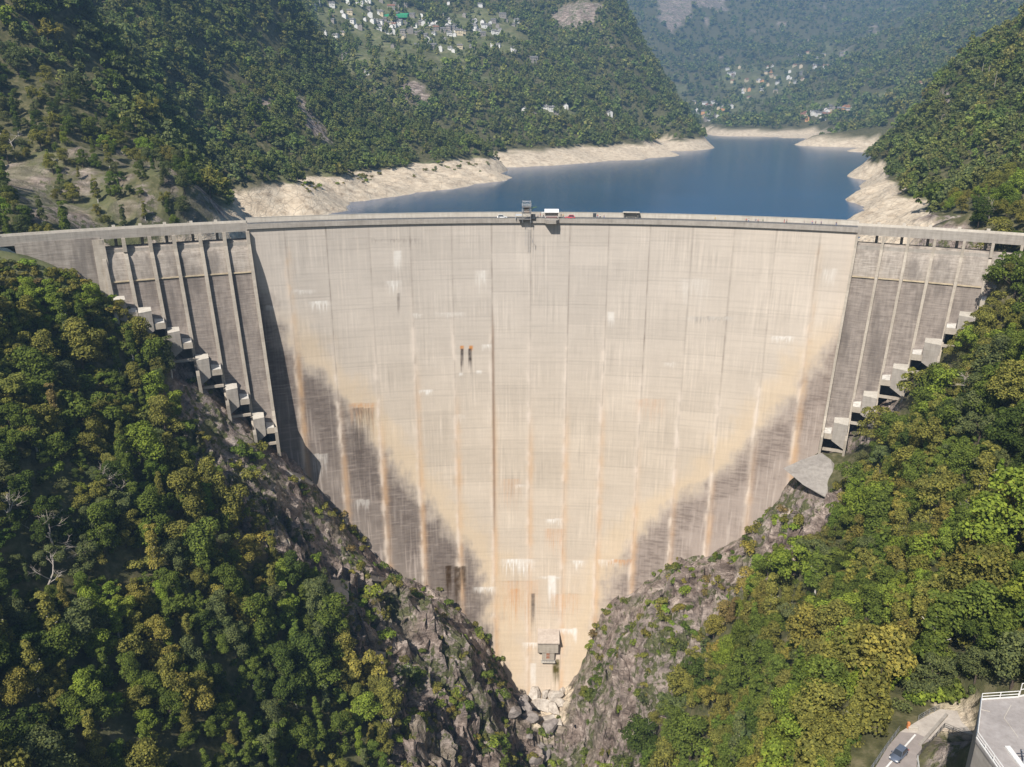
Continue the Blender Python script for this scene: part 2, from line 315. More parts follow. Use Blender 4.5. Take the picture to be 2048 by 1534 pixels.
# ================================================================== terrain meshes
def field_mesh(field, xs, ys, amp, sc_, cull=None):
    X, Y = np.meshgrid(xs, ys, indexing='ij'); Z = field(X, Y)
    px, py, _ = proj(np.stack([X, Y, Z], -1))
    land = sstep(WATER - 14, WATER + 25, Z)
    Z = Z + fbm(X / sc_, Y / sc_, 0, 5, .52) * amp * (.25 + .75 * land)
    r = ridged(X / sc_ / 1.2, Y / sc_ / 1.2, 3, 4)
    Z = Z + (r - .8) * amp * .35 * land
    return X, Y, Z, px, py
def dropfaces(V, hide):
    n, m = V.shape[:2]; f = gridfaces(n, m); h = hide.ravel(); return f[~h[f].all(1)]
def vnormal(X, Y, Z):
    gx = np.gradient(Z, axis=0) / np.gradient(X, axis=0); gy = np.gradient(Z, axis=1) / np.gradient(Y, axis=1)
    return np.hypot(gx, gy)
def mat_ground():
    k = N('ground_soil_and_rock')
    P = k.pos(); rock = k.n('Attribute', attribute_name='rock').outputs['Fac']; shore = k.n('Attribute', attribute_name='shore').outputs['Fac']
    mead = k.n('Attribute', attribute_name='meadow').outputs['Fac']
    n1 = k.noise(P, .05, 3, .6); n2 = k.noise(P, .35, 5, .65); n3 = k.noise(P, 1.6, 3, .6)
    soil = k.ramp(n2, [(.3, (.04, .043, .019)), (.5, (.085, .082, .037)), (.7, (.17, .145, .085))])
    # foliated rock: stretched noise along the dipping beds
    pv = k.pos((.06, .17, .26), (math.radians(35), math.radians(28), .3))
    beds = k.noise(pv, 1.0, 6, .72, 0.0)
    wv = k.n('TexVoronoi', {'Vector': k.pos((.16, .10, .24), (.4, .5, .2)), 'Scale': 1.0}, feature='DISTANCE_TO_EDGE').outputs['Distance']
    crack = k.ramp(wv, [(0, 0), (.05, 1)])
    rk = k.ramp(beds, [(.32, (.055, .039, .031)), (.43, (.165, .126, .102)), (.53, (.30, .238, .20)), (.65, (.52, .435, .37))])
    rk = k.mix(k.math('MULTIPLY', k.math('SUBTRACT', 1.0, crack), .22), rk, (.05, .042, .04))
    lich = k.ramp(n1, [(.42, 0), (.6, 1)])
    rk = k.mix(k.math('MULTIPLY', lich, .35), rk, (.30, .27, .25))
    gr = k.ramp(k.math('ADD', n2, k.math('MULTIPLY', k.math('SUBTRACT', n1, .5), .8)), [(.54, 0), (.60, 1)])
    rk = k.mix(k.math('MULTIPLY', gr, .85), rk, k.ramp(n3, [(.3, (.035, .05, .014)), (.7, (.12, .13, .035))]))
    sh = k.ramp(k.noise(k.pos((.25, .25, .6)), .5, 6, .72), [(.3, (.34, .26, .18)), (.46, (.62, .51, .375)), (.7, (.80, .69, .53))])
    sh = k.mix(k.math('MULTIPLY', k.math('SUBTRACT', 1.0, k.ramp(k.n('TexVoronoi', {'Vector': k.pos((.12, .12, .12)), 'Scale': 1.0}, feature='DISTANCE_TO_EDGE').outputs['Distance'], [(0, 0), (.04, 1)])), .5), sh, (.2, .165, .13))
    me = k.ramp(k.noise(P, .06, 6, .7), [(.3, (.07, .08, .035)), (.5, (.13, .14, .062)), (.7, (.22, .20, .12))])
    col = k.mix(rock, soil, rk); col = k.mix(mead, col, me); col = k.mix(shore, col, sh)
    fine = k.noise(k.pos((.35, 1.1, 1.6), (math.radians(35), math.radians(28), .3)), 1.0, 5, .7)
    rk_ = None
    h = k.math('ADD', k.math('ADD', k.math('MULTIPLY', beds, 1.8), k.math('MULTIPLY', fine, .8)), k.math('ADD', k.math('MULTIPLY', crack, .15), k.math('MULTIPLY', n3, .4)))
    h = k.math('MULTIPLY', h, k.math('ADD', k.math('MULTIPLY', k.math('MAXIMUM', rock, shore), .85), .15))
    return k.bsdf(col, .95, h, .9, 1.2, .12)
M_GROUND = mat_ground()
def cells_of(V):
    return V
def add_patch(name, V, rock, shore, meadow, hide=None):
    n, m = V.shape[:2]; fc = gridfaces(n, m) if hide is None else dropfaces(V, hide)
    o = npmesh(name, V.reshape(-1, 3), fc, M_GROUND, None, rock.ravel()[fc].mean(1) < .5,
               {'rock': ('FLOAT', rock.ravel()), 'shore': ('FLOAT', shore.ravel()), 'meadow': ('FLOAT', meadow.ravel())})
    o['kind'] = 'structure'; return o
PATCH = {}
rock = rockA + .0
gy = vnormal(VA[..., 0], VA[..., 1], VA[..., 2])
pxA, pyA, wA = proj(VA)
yard = inpoly(pxA + 6 * fbm(VA[..., 0] / 3, VA[..., 1] / 3, 0, 2), pyA, [(1835, 1445), (1870, 1410), (1950, 1395), (1965, 1470), (1900, 1480)]) * 1.0
floor_ = inpoly(pxA + 8 * fbm(VA[..., 0] / 3, VA[..., 1] / 3, 0, 2), pyA, [(1035, 1380), (1145, 1375), (1130, 1450), (1075, 1460), (1055, 1430)]) * 1.0
add_patch('gorge_terrain', VA, rock, np.maximum(yard * .55, floor_), np.maximum(.25 * sstep(.1, .5, fbm(VA[..., 0] / 20, VA[..., 1] / 20)), .8 * inpoly(pxA, pyA, [(-200, 480), (120, 500), (230, 600), (180, 640), (0, 560), (-200, 560)])))
PATCH['A'] = (VA, rock, 0 * rock)
def surf(V):                             # bilinear height lookup for a regular patch
    xs, ys = V[:, 0, 0], V[0, :, 1]
    def f(x, y):
        i = int(np.clip(np.searchsorted(xs, x), 1, len(xs) - 1)); j = int(np.clip(np.searchsorted(ys, y), 1, len(ys) - 1))
        return float(V[i, j, 2])
    return f
# B
X, Y, Z, px, py = field_mesh(fieldB, np.arange(-460, 641, 3.0), np.arange(-110, 860, 3.0), 5.5, 60)
Z = Z + fbm(X / 22, Y / 22, 0, 3) * 1.6
jx = px + 10 * fbm(X / 15, Y / 15, 0, 3); jy = py + 10 * fbm(X / 15, Y / 15, 5, 3)
rB = np.zeros(X.shape)
for P in [[(0,325),(60,335),(110,350),(100,390),(60,420),(0,440)],[(575,185),(600,195),(670,290),(650,300),(600,250)],[(500,195),(560,215),(580,240),(520,225)],[(1875,190),(1905,185),(1900,260),(1880,260)],
          [(90,400),(160,400),(240,470),(60,470)],[(390,380),(450,400),(470,470),(330,470),(360,430)],[(200,460),(420,455),(500,520),(200,520)],[(1720,440),(1930,440),(1990,500),(1720,520)]]:
    rB = np.maximum(rB, inpoly(jx, jy, P) * 1.0)
shB = sstep(1.5, -1.5, Z + 12 + 2.5 * fbm(X / 30, Y / 30, 2, 4) - 3 * (px < 700)) * (Y > -5) * (((px > 425) | (py > 470)))
shB = shB * sstep(-60, -40, -np.abs(X + 0) * 0 + Y * 0 - 0) if False else shB
mB = inpoly(jx, jy, [(0,315),(210,300),(330,330),(420,420),(440,470),(0,470)]) * (.1 + .45 * sstep(-.2, .3, fbm(X / 18, Y / 18, 2, 3))) + .9 * (sstep(9, 3, Z) * sstep(.1, .3, fbm(X / 25, Y / 25, 7, 3)) * (Y > 100))
rB = np.maximum(rB, .9 * sstep(.0, .2, fbm(X / 14, Y / 14, 11, 3)) * inpoly(jx, jy, [(0,315),(210,300),(330,330),(440,470),(0,470)]))
VB = np.stack([X, Y, Z], -1)
VB[..., 2] += ridged(X / 9, Y / 9, 0, 3) * .9 * np.maximum(rB, shB)
inside = np.hypot(X - CX, Y - CY) < R0 + 3                  # nothing of the upstream ground stands in front of the dam
add_patch('lakeside_terrain', VB, rB, shB, np.clip(mB, 0, 1), inside | ((np.abs(X) < 330) & (Y < -60))); PATCH['B'] = (VB, rB, shB)
# C
xs = np.arange(-1100, 560, 8.0); ys = np.arange(690, 2300, 8.0)
X, Y, Z, px, py = field_mesh(fieldC, xs, ys, 16, 170)
jx = px + 12 * fbm(X / 60, Y / 60, 0, 3); jy = py + 10 * fbm(X / 60, Y / 60, 5, 3)
rC = np.zeros(X.shape); mC = np.zeros(X.shape)
for P in [[(1095,25),(1150,12),(1195,8),(1190,50),(1150,55),(1110,50)],[(800,160),(850,168),(850,195),(810,185)],[(1210,85),(1225,80),(1225,100)]]: rC = np.maximum(rC, inpoly(jx, jy, P) * 1.0)
for P in [[(600,15),(760,0),(860,40),(1000,20),(1050,55),(1070,110),(980,120),(860,120),(760,90),(640,90)],[(690,90),(900,100),(980,150),(830,140),(700,150)],[(940,145),(990,145),(990,175),(945,170)],[(1060,215),(1150,215),(1140,240),(1070,235)],[(1285,220),(1345,240),(1370,262),(1320,262)]]:
    mC = np.maximum(mC, inpoly(jx, jy, P) * 1.0)
mC *= .35 + .65 * sstep(-.45, -.1, fbm(X / 55, Y / 55, 3, 4))
shC = sstep(1.5, -1.5, (Z + 12 + 3 * fbm(X / 40, Y / 40, 2, 4)) / 2)
VC = np.stack([X, Y, Z], -1); add_patch('village_hill_terrain', VC, rC, shC, mC); PATCH['C'] = (VC, rC, shC, mC)
# D
xs = np.arange(-900, 2700, 20.0); ys = np.arange(700, 5200, 20.0)
X, Y, Z, px, py = field_mesh(fieldD, xs, ys, 45, 420)
keep = (X > 430 + 60 * np.sin(Y / 200)) | (Y > 2230)
Z = np.where(keep, Z, -120); hideD = ~keep
jx = px + 14 * fbm(X / 150, Y / 150, 0, 3); jy = py + 10 * fbm(X / 150, Y / 150, 5, 3)
rD = np.zeros(X.shape); mD = np.zeros(X.shape)
for P in [[(1315,35),(1330,-10),(1450,-10),(1450,22),(1385,32),(1345,70)],[(1730,65),(1758,48),(1755,72)],[(1640,20),(1650,10),(1660,30)],[(1250,80),(1275,80),(1272,100)],[(1910,0),(1925,0),(1920,30)],[(1895,130),(1990,120),(1960,145)],[(1590,0),(1640,-10),(1620,15)]]: rD = np.maximum(rD, inpoly(jx, jy, P) * 1.0)
rD = np.maximum(rD, sstep(.52, .7, fbm(X / 120, Y / 120, 9, 4)) * (py < 110))
for P in [[(1440,140),(1470,120),(1560,130),(1650,150),(1640,95),(1700,100),(1690,140),(1610,185),(1560,205),(1470,195),(1430,180)],[(1340,175),(1385,165),(1385,205),(1350,200)],[(1370,215),(1520,205),(1530,222),(1400,240)],[(1590,225),(1720,205),(1850,160),(1850,180),(1700,235),(1600,243)]]:
    mD = np.maximum(mD, inpoly(jx, jy, P) * 1.0)
mD *= .35 + .65 * sstep(-.2, .15, fbm(X / 70, Y / 70, 3, 4))
shD = sstep(2, -2, (Z + 13 + 4 * fbm(X / 70, Y / 70, 2, 4)) / 2)
VD = np.stack([X, Y, Z], -1); add_patch('far_mountains_terrain', VD, rD, shD, mD, hideD); PATCH['D'] = (VD, rD, shD, mD)
# a last range far behind, seen only through the notch at the top right
# ------------------------------------------------------------------ water
def mat_water():
    k = N('lake_water'); P = k.pos()
    h = k.noise(P, .5, 6, .6); h2 = k.noise(P, .012, 3, .5)
    col = k.ramp(h2, [(.3, (.007, .062, .155)), (.7, (.010, .078, .190))])
    return k.bsdf(col, .16, h, .35, .25, .5)
wm = MB(); wm.v = []; 
rr = R0 + 5
arc = [(CX + rr * math.sin(math.radians(a)), CY + rr * math.cos(math.radians(a))) for a in range(-34, 36, 2)]
wm.add([(x, y, WATER) for x, y in arc] + [(700, 200, WATER), (1400, 1200, WATER), (1200, 2900, WATER), (-300, 2900, WATER), (-700, 900, WATER), (-420, 150, WATER)], [tuple(range(len(arc) + 6))])
lake = wm.build('lake_water', mat_water()); lake['kind'] = 'structure'
# ================================================================== THE DAM
PH0, PH1 = -19.22, 23.43
RL = [-28.4, -27.06, -25.48, -23.98, -22.33, -20.77, -19.22]       # rib angles, left wing
RR = [23.43, 25.07, 26.59, 28.14, 29.82, 31.43, 33.0]
JOINTS_PX = [570,652,738,820,903,983,1062,1140,1218,1300,1385,1468,1552,1640]
def joint_phi(px):
    p = ray(px, 478); best = min(np.arange(-30, 34, .02), key=lambda a: abs(proj(pol(a, 0, -6))[0] - px)); return best
JPH = [joint_phi(x) for x in JOINTS_PX]
def lin(r, g_, b): return np.array([((c / 255 + .055) / 1.055) ** 2.4 if c > 10 else c / 3294 for c in (r, g_, b)])
def face_colour(phi, z, V, K_=.78):
    px, py, _ = proj(V); s = np.radians(phi) * R0
    base = np.ones(V.shape) * lin(205, 195, 183)
    def blend(m, c, a=1.0):
        nonlocal base
        m = np.clip(m * a, 0, 1)[..., None]; base = base * (1 - m) + (c * m if isinstance(c, np.ndarray) else lin(*c) * m)
    warm = sstep(520, 950, py); blend(warm, (213, 195, 170), .55)
    blend(sstep(1050, 1200, py), (222, 200, 174), .25)
    right = sstep(1100, 1650, px); blend(right * sstep(1000, 500, py), (222, 208, 190), .5)  # upper right painted lighter, where the sun strikes the face more squarely
    # panels between joints and lifts: each pour has its own tone
    ji = np.searchsorted(JPH, phi); li = np.floor(z / 8.4 + .35 * ((ji * 7) % 5)).astype(int)
    tone = (np.sin(ji * 12.9898 + li * 78.233) * 43758.5) % 1
    base *= (1 + (tone - .5) * .10)[..., None]
    lf = (z / 2.8) % 1; base *= (1 - .10 * (np.exp(-((lf - .5) / .07) ** 2)) * (.4 + .6 * sstep(-.3, .3, fbm(s / 9, z / 3, 0, 2))))[..., None]
    lj = (z / 8.4 + .35 * ((ji * 7) % 5)) % 1; base *= (1 - .13 * np.exp(-((lj - .02) / .018) ** 2))[..., None]
    hs = fbm(s / 16, z / .9, 3, 4); base *= (1 + .032 * hs)[..., None]
    vs = fbm(s / .75, z / 26, 5, 4); vm = sstep(-.2, .5, fbm(s / 14, z / 22, 8, 3))
    base *= (1 + .13 * vs * (.25 + vm))[..., None]
    blend(sstep(.25, .8, vs) * sstep(0, .5, fbm(s / 10, z / 30, 21, 3)), (225, 212, 196), .35)
    blot = fbm(s / 30, z / 30, 12, 4); base *= (1 + .07 * blot)[..., None]
    # ---- dark growth along the abutments
    xl = np.interp(py, [560, 640, 700, 790, 930, 1050, 1120, 1200, 1300, 1390], [520, 572, 600, 690, 800, 905, 965, 990, 1000, 1010])
    xr = np.interp(py, [560, 640, 700, 850, 950, 1020, 1090, 1170, 1250, 1400], [1715, 1690, 1640, 1520, 1420, 1310, 1245, 1200, 1185, 1180])
    rough = 22 * fbm(s / 9, z / 9, 2, 4) + 9 * fbm(s / 1.4, z / 5, 9, 4)
    for side, dist in ((0, (xl - px) + rough), (1, (px - xr) + rough)):
        ins = sstep(-14, 58, dist) * sstep(520, 620, py)
        tan = sstep(-80, -20, dist) * sstep(30, -10, dist) * sstep(600, 700, py); blend(tan, (222, 197, 160), .45)
        blend(ins, (134, 123, 115) if side == 0 else (170, 156, 146), .88)
        st = fbm(s / .9, z / 17, 31 + side, 4); sb = fbm(s / 7, z / .8, 41 + side, 4)
        band = np.exp(-((dist - (60 if side else 72)) / (58 if side else 68)) ** 2)
        dk = ins * np.clip((.50 if side == 0 else .42) * band + .26 * sstep(-.2, .5, st) + .50 * sstep(-.1, .5, sb) * (.35 + band), 0, 1)
        dk *= sstep(-.35, .25, fbm(s / 11, z / 14, 51 + side, 3) + .7 * band)
        blend(dk, (98, 86, 79) if side == 0 else (116, 103, 94), .72)
        blend(ins * sstep(.15, .7, fbm(s / .9, z / 24, 61 + side, 3)) * (1 - .7 * band), (206, 192, 180), .6)
        blend(ins * sstep(.3, .7, fbm(s / 12, z / .7, 71 + side, 4)), (190, 176, 164), .35)
    # ---- joints: dark hairline above, white and orange bleeding below
    for i, jp in enumerate(JPH):
        ds = (np.radians(phi - jp) * R0) * np.cos(0)
        wob = fbm(z / 6, i * 3.3, 0, 3)
        hair = np.exp(-(ds / .28) ** 2); blend(hair, (116, 103, 91), (.6 if i % 2 else .42) * (.7 + .5 * wob))
        wd = 1.1 + .5 * wob
        st = np.exp(-((ds + .5) / wd) ** 2)
        br = sstep(-.15, .45, fbm(z / 9, i * 7.7 + s / 4, 4, 4))
        start = [500, 640, 640, 560, 610, 620, 640, 640, 620, 730, 760, 760, 720, 560][i]
        blend(st * sstep(start, start + 60, py) * (.35 + .65 * br), (232, 218, 202), .85)
        og = np.exp(-((ds - .6) / (1.2 + .8 * np.abs(wob))) ** 2)
        blend(og * sstep(start + 120, start + 320, py) * (.45 + .55 * sstep(-.4, .3, fbm(z / 14, i * 5.1, 6, 3))), (216, 174, 128), .52)
        if i in (0, 13): blend(og * sstep(480, 520, py) * (.3 + .7 * br), (205, 168, 122), .35)
        if i == 5: blend(np.exp(-((ds - .2) / .7) ** 2) * sstep(610, 680, py) * sstep(1110, 980, py), (122, 92, 66), .65)
    # ---- lime bleeding, and one recess painted dark: x, y, width, drop, strength
    for (x, y, wd, dr, a, c) in [(795,503,16,46,.7,0),(787,562,30,28,.8,0),(640,603,40,24,.95,0),(608,580,44,12,.5,0),(962,543,24,44,.7,0),(852,780,26,12,1,0),(1108,1038,32,14,.9,0),(1036,1120,62,34,1,0),
        (1104,1153,16,64,1,0),(1100,1153,44,8,.7,0),(1157,1122,24,20,1,0),(1566,673,44,16,1,0),(1137,1258,34,16,1,0),(1150,1258,8,40,.8,0),(1222,625,14,34,.7,0),(1420,634,90,12,.5,0),(973,690,20,14,.8,0),
        (540,612,16,14,.6,0),(835,628,20,10,.7,0),(1060,1285,30,16,.9,0),(1066,1330,12,70,.6,0),(640,910,30,60,.5,0),(725,1000,30,30,.5,0),(970,1175,44,16,.8,0),(1215,1120,40,20,.6,0),(1660,540,30,50,.45,0),(1390,560,60,60,.3,0),(1340,725,26,12,.5,0),(920,830,20,20,.3,0),(900,625,60,14,.45,0),(1040,970,22,8,.6,0),(958,742,12,8,.8,0),(922,746,8,8,.8,0),
        (727,806,56,12,.4,1),(725,812,52,60,.35,1),(1040,1165,80,110,.28,1),(1130,1190,60,60,.25,1),(924,692,8,10,.9,1),(942,692,8,12,1,1),(1022,960,40,70,.22,1),(1240,1120,50,16,.5,1),(1030,1180,20,80,.4,1),(1110,1060,40,60,.35,1),
        (726,820,44,110,.6,2),(718,860,20,120,.5,2),(924,700,6,56,.95,2),(940,700,7,52,1,2),(797,588,6,50,.55,2),(897,1134,12,84,1,3),(915,1138,14,110,.9,3),(927,1134,10,60,.8,3),(906,1134,44,50,.4,3),(1066,1190,8,80,.8,2),(1421,634,80,16,.35,2),(790,478,100,10,.3,2),
        (1112,1322,14,62,1,4),(1300,800,60,60,.2,1)]:  # the olive mark paints a dark recess below the gate house
        t = (py - y) / dr; inx = np.exp(-(np.abs(px - x) / (wd / 2)) ** 6)
        ln = .25 + .95 * np.clip(.5 + 1.1 * fbm(s / .55, x * .13, 3, 3), 0, 1)      # every drip has its own length
        if wd < 18: ln = ln * .4 + .6
        m = inx * (t > -.04) * sstep(ln, ln * .35, t) * ((.52 + .60 * sstep(-.15, .35, fbm(s / .7, x * .31 + z / 12, 9, 3))) if wd > 18 else 1) * (.75 + .25 * sstep(-.3, .3, fbm(s / 2, z / 2, x * .2, 3)))
        blend(m, [(240, 235, 226), (208, 140, 68), (74, 62, 54), (70, 52, 30), (84, 76, 22)][c], a)
    for (x, y) in [(1097, 1130)]: pass
    return base * K_
def attr_col(base): return np.concatenate([base, np.ones(base.shape[:-1] + (1,))], -1).reshape(-1, 4)
def mat_face():
    k = N('stained_concrete'); a = k.n('Attribute', attribute_name='stain').outputs['Color']
    v = k.pos((1.6, 1.6, .12)); n1 = k.noise(v, 1.0, 6, .6); n2 = k.noise(k.pos((.12, .12, 2.2)), 1.0, 5, .6); n3 = k.noise(k.pos(), 2.5, 8, .7)
    f = k.ramp(k.math('ADD', k.math('MULTIPLY', n1, .4), k.math('ADD', k.math('MULTIPLY', n2, .35), k.math('MULTIPLY', n3, .25))), [(.33, .93), (.5, 1.0), (.67, 1.07)])
    col = k.mix(1.0, a, f, 'MULTIPLY')
    return k.bsdf(col, .92, k.math('ADD', n3, n2), .3, .08, .15)
M_FACE = mat_face()
def mat_conc(name, c1=(.155, .138, .118), c2=(.29, .262, .228)):
    k = N(name); n1 = k.noise(k.pos((.9, .9, .13)), 1.0, 7, .65); n2 = k.noise(k.pos((.2, .2, 1.8)), 1.0, 5, .6); n3 = k.noise(k.pos(), .12, 4)
    f = k.math('ADD', k.math('MULTIPLY', n1, .45), k.math('ADD', k.math('MULTIPLY', n2, .3), k.math('MULTIPLY', n3, .25)))
    return k.bsdf(k.ramp(f, [(.36, c1), (.62, c2)]), .92, k.math('ADD', n1, n2), .4, .08, .15)
def mat_chute():
    k = N('weathered_spillway_concrete'); n1 = k.noise(k.pos((.9, .9, .08)), 1.0, 6, .65); n2 = k.noise(k.pos((.2, .2, 2.2)), 1.0, 5, .6); n3 = k.noise(k.pos((.16, .16, .03)), 1.0, 4, .6)
    f = k.math('ADD', k.math('MULTIPLY', n1, .45), k.math('MULTIPLY', n2, .55)); z = k.n('SeparateXYZ', {0: k.n('NewGeometry').outputs['Position']}).outputs[2]
    up = k.n('MapRange', {0: z, 1: -19.0, 2: -17.6, 3: 0.0, 4: 1.0}).outputs[0]      # cleaner concrete above the drip ledge
    c = k.mix(up, k.ramp(f, [(.36, (.155, .130, .112)), (.62, (.30, .258, .222))]), k.ramp(f, [(.36, (.22, .19, .16)), (.62, (.40, .355, .305))]))
    c = k.mix(k.ramp(n3, [(.50, 0), (.66, .55)]), c, (.10, .085, .075))
    return k.bsdf(c, .92, k.math('ADD', n1, n2), .4, .08, .15)
M_CHUTE = mat_chute()
M_RIB = mat_conc('rib_concrete', (.29, .25, .20), (.46, .41, .34))
M_PALE = mat_conc('pale_concrete', (.38, .345, .29), (.56, .52, .45))
M_DECK = mat_conc('deck_concrete', (.24, .215, .185), (.40, .365, .32))
M_LIME = simple('lime_washed_concrete', (.56, .53, .475), .8, .25, .8)  # sunlit tone put into the colour of the flip buckets
M_ASPH = simple('asphalt', (.10, .095, .09), .9, .25, .8)
M_WHITE = simple('white_paint', (.66, .65, .62), .5, .12, 2)
M_LEDGE = simple('lime_stained_ledge', (.46, .38, .26), .9, .25, .4)
M_STEEL = simple('galvanised_steel', (.36, .37, .38), .45, .15, 3, .5, .6)
M_DARK = simple('dark_void', (.015, .014, .013), .9)
M_GLASS = simple('window_glass', (.03, .035, .04), .1, .1, 1, .6)
dam = empty('arch_dam', (CX, 0, 0), 0, 'huge pale concrete arch dam with stained face holding back the blue lake', 'dam')
def damobj(o):                            # parts are modelled in world coordinates: bring them under the dam's Empty
    o.parent = dam; o.matrix_parent_inverse = Matrix.Translation((-CX, 0, 0)); return o
# ---- main wall: front sheet, crown, back sheet, end cheeks
ph = np.linspace(PH0, PH1, 620); zz = np.concatenate([np.linspace(-1.6, -150, 330), np.linspace(-150.5, -232, 150)])
PP, ZZ = np.meshgrid(ph, zz, indexing='ij')
Vf = pol(PP, face_d(PP, ZZ), ZZ)
stain = face_colour(PP, ZZ, Vf)
wall = npmesh('arch_wall', Vf.reshape(-1, 3), gridfaces(*PP.shape)[:, ::-1], M_FACE, None, True, {'stain': ('FLOAT_COLOR', attr_col(stain))}); damobj(wall)
bk = MB()                                 # the body behind the face
for a0, a1 in zip(ph[:-1:8], ph[8::8]):
    for z0, z1 in zip(np.linspace(-232, -1.6, 12)[:-1], np.linspace(-232, -1.6, 12)[1:]):
        t0, t1 = 7 + 18 * (-z0 / 232), 7 + 18 * (-z1 / 232)
        p = [pol(a0, -t0, z0), pol(a1, -t0, z0), pol(a1, -t1, z1), pol(a0, -t1, z1)]; bk.add(p, [(0, 1, 2, 3)])
    bk.add([pol(a0, 0, -1.6), pol(a1, 0, -1.6), pol(a1, -7, -1.6), pol(a0, -7, -1.6)], [(0, 1, 2, 3)])
for a in (PH0, ph[-1]):
    zs = np.linspace(-1.6, -232, 40)
    for z0, z1 in zip(zs[:-1], zs[1:]): bk.add([pol(a, face_d(0, z0), z0), pol(a, -7 + z0 * .08, z0), pol(a, -7 + z1 * .08, z1), pol(a, face_d(0, z1), z1)], [(0, 1, 2, 3)])
damobj(bk.build('upstream_wall', M_DECK))
# ---- walls under the two spillway wings and the solid abutments
def ring_piece(m, a0, a1, d0, d1, z0, z1, step=.75):      # curved bar: angle range, offsets (downstream +), heights
    n = max(1, int(abs(a1 - a0) / step)); A = np.linspace(a0, a1, n + 1)
    for p, q in zip(A[:-1], A[1:]):
        m.hexa([pol(p, d1, z0), pol(q, d1, z0), pol(q, d0, z0), pol(p, d0, z0), pol(p, d1, z1), pol(q, d1, z1), pol(q, d0, z1), pol(p, d0, z1)])
for a0, a1 in ((RL[0], RL[-1] - .02), (RR[0] + .02, 36.0)):
    m = MB(); A = np.linspace(a0, a1, 24); zs = np.linspace(-6.6, -120, 16)
    for p, q in zip(A[:-1], A[1:]):
        for z0, z1 in zip(zs[:-1], zs[1:]):
            m.add([pol(p, face_d(0, z0) - .3, z0), pol(q, face_d(0, z0) - .3, z0), pol(q, face_d(0, z1) - .3, z1), pol(p, face_d(0, z1) - .3, z1)], [(0, 1, 2, 3)])
            m.add([pol(p, -8 if z0 > -7 else -10, z0), pol(q, -8 if z0 > -7 else -10, z0), pol(q, -10, z1), pol(p, -10, z1)], [(0, 1, 2, 3)])
        m.add([pol(p, face_d(0, -6.6) - .3, -6.6), pol(q, face_d(0, -6.6) - .3, -6.6), pol(q, -8, -6.6), pol(p, -8, -6.6)], [(0, 1, 2, 3)])
    damobj(m.build('wing_wall', M_DECK))
m = MB()                                  # solid abutment left of the spillway, battered face
A = np.linspace(-33.2, RL[0], 9); zs = np.linspace(-1.6, -46, 9)
for p, q in zip(A[:-1], A[1:]):
    for z0, z1 in zip(zs[:-1], zs[1:]):
        m.add([pol(p, 1 - z0 * .07, z0), pol(q, 1 - z0 * .07, z0), pol(q, 1 - z1 * .07, z1), pol(p, 1 - z1 * .07, z1)], [(0, 1, 2, 3)])
    m.add([pol(p, 1, -1.6), pol(q, 1, -1.6), pol(q, -8, -1.6), pol(p, -8, -1.6)], [(0, 1, 2, 3)])
damobj(m.build('abutment_wall', M_CHUTE))
m = MB(); m.hexa([pol(-28.9, 8, -48), pol(-28.0, 8, -48), pol(-28.0, -8, -48), pol(-28.9, -8, -48), pol(-28.9, 1.6, -2.3), pol(-28.2, 1.6, -2.3), pol(-28.2, -8, -2.3), pol(-28.9, -8, -2.3)])
damobj(m.build('abutment_pier', M_RIB))
# ---- crest road, fascia, parapets
LP, RP = -35.0, 37.0
m = MB(); ring_piece(m, PH0, PH1, -8.2, .9, -1.6, -.02, .5); damobj(m.build('crest_slab', M_DECK))
m = MB(); ring_piece(m, PH0 + .05, PH1 - .05, -6.9, .35, -.02, .01, .5); damobj(m.build('crest_road_surface', M_ASPH))
m = MB(); ring_piece(m, PH0, PH1, .35, .9, -.02, .32, .5); damobj(m.build('crest_kerb', M_DECK))
m = MB(); ring_piece(m, PH0, PH1, -7.6, -7.2, -.02, 1.9, .5); ring_piece(m, PH0, PH1, -7.7, -7.1, 1.9, 2.02, .5); damobj(m.build('upstream_parapet', M_PALE))
m = MB()
for a in np.arange(PH0 + .2, PH1, .42): p = pol(a, .62, .3); m.bar(p, p + [0, 0, .8], .035, 4)
for h in (.5, .8, 1.1):
    A = np.append(np.arange(PH0, PH1, 1.0), PH1)
    for p, q in zip(A[:-1], A[1:]): m.bar(pol(p, .62, h), pol(q, .62, h), .03, 4)
damobj(m.build('crest_railing', M_STEEL))
for a0, a1, nm in ((LP, PH0, 'l'), (PH1, RP, 'r')):
    m = MB(); ring_piece(m, a0, a1, -7.2, .7, -2.4, -.02, .5); damobj(m.build('bridge_deck', M_DECK))
    m = MB(); ring_piece(m, a0, a1, .25, .7, -.02, .95, .5); damobj(m.build('bridge_parapet', M_DECK))
    m = MB(); ring_piece(m, a0, a1, -7.2, -6.8, -.02, 1.0, .5); damobj(m.build('bridge_parapet', M_PALE))
# ---- spillway wings
def chute_d(z, zend):                     # downstream offset of the chute surface
    p = np.interp(-np.asarray(z, float), [6, 8, 10, 16, 41, 87, 130], [-2.5, 0, 1.2, 2.8, 6.2, 9.5, 11])
    return p + face_d(0, z)
def steer(phi, z, side): return phi + side * .0062 * np.clip(-z - 5, 0, 100)
def profile(zend, n=26):                  # (d, z) pairs from the weir crest to the flip lip
    zt = zend + 9.0; P = [(-6.2, -6.3), (-4.6, -5.75), (-3.0, -5.6), (-1.4, -6.1)]
    for z in np.linspace(-7.2, min(zt, -12), n): P.append((float(chute_d(z, zend)), float(z)))
    d0, z0 = P[-1]
    for t in np.linspace(.12, 1, 9): P.append((d0 + 1.2 * t + 6.0 * t ** 2, z0 + (zend - z0) * (1 - (1 - t) ** 2.0)))
    P.append((P[-1][0] + 1.6, P[-1][1] + .5)); return P
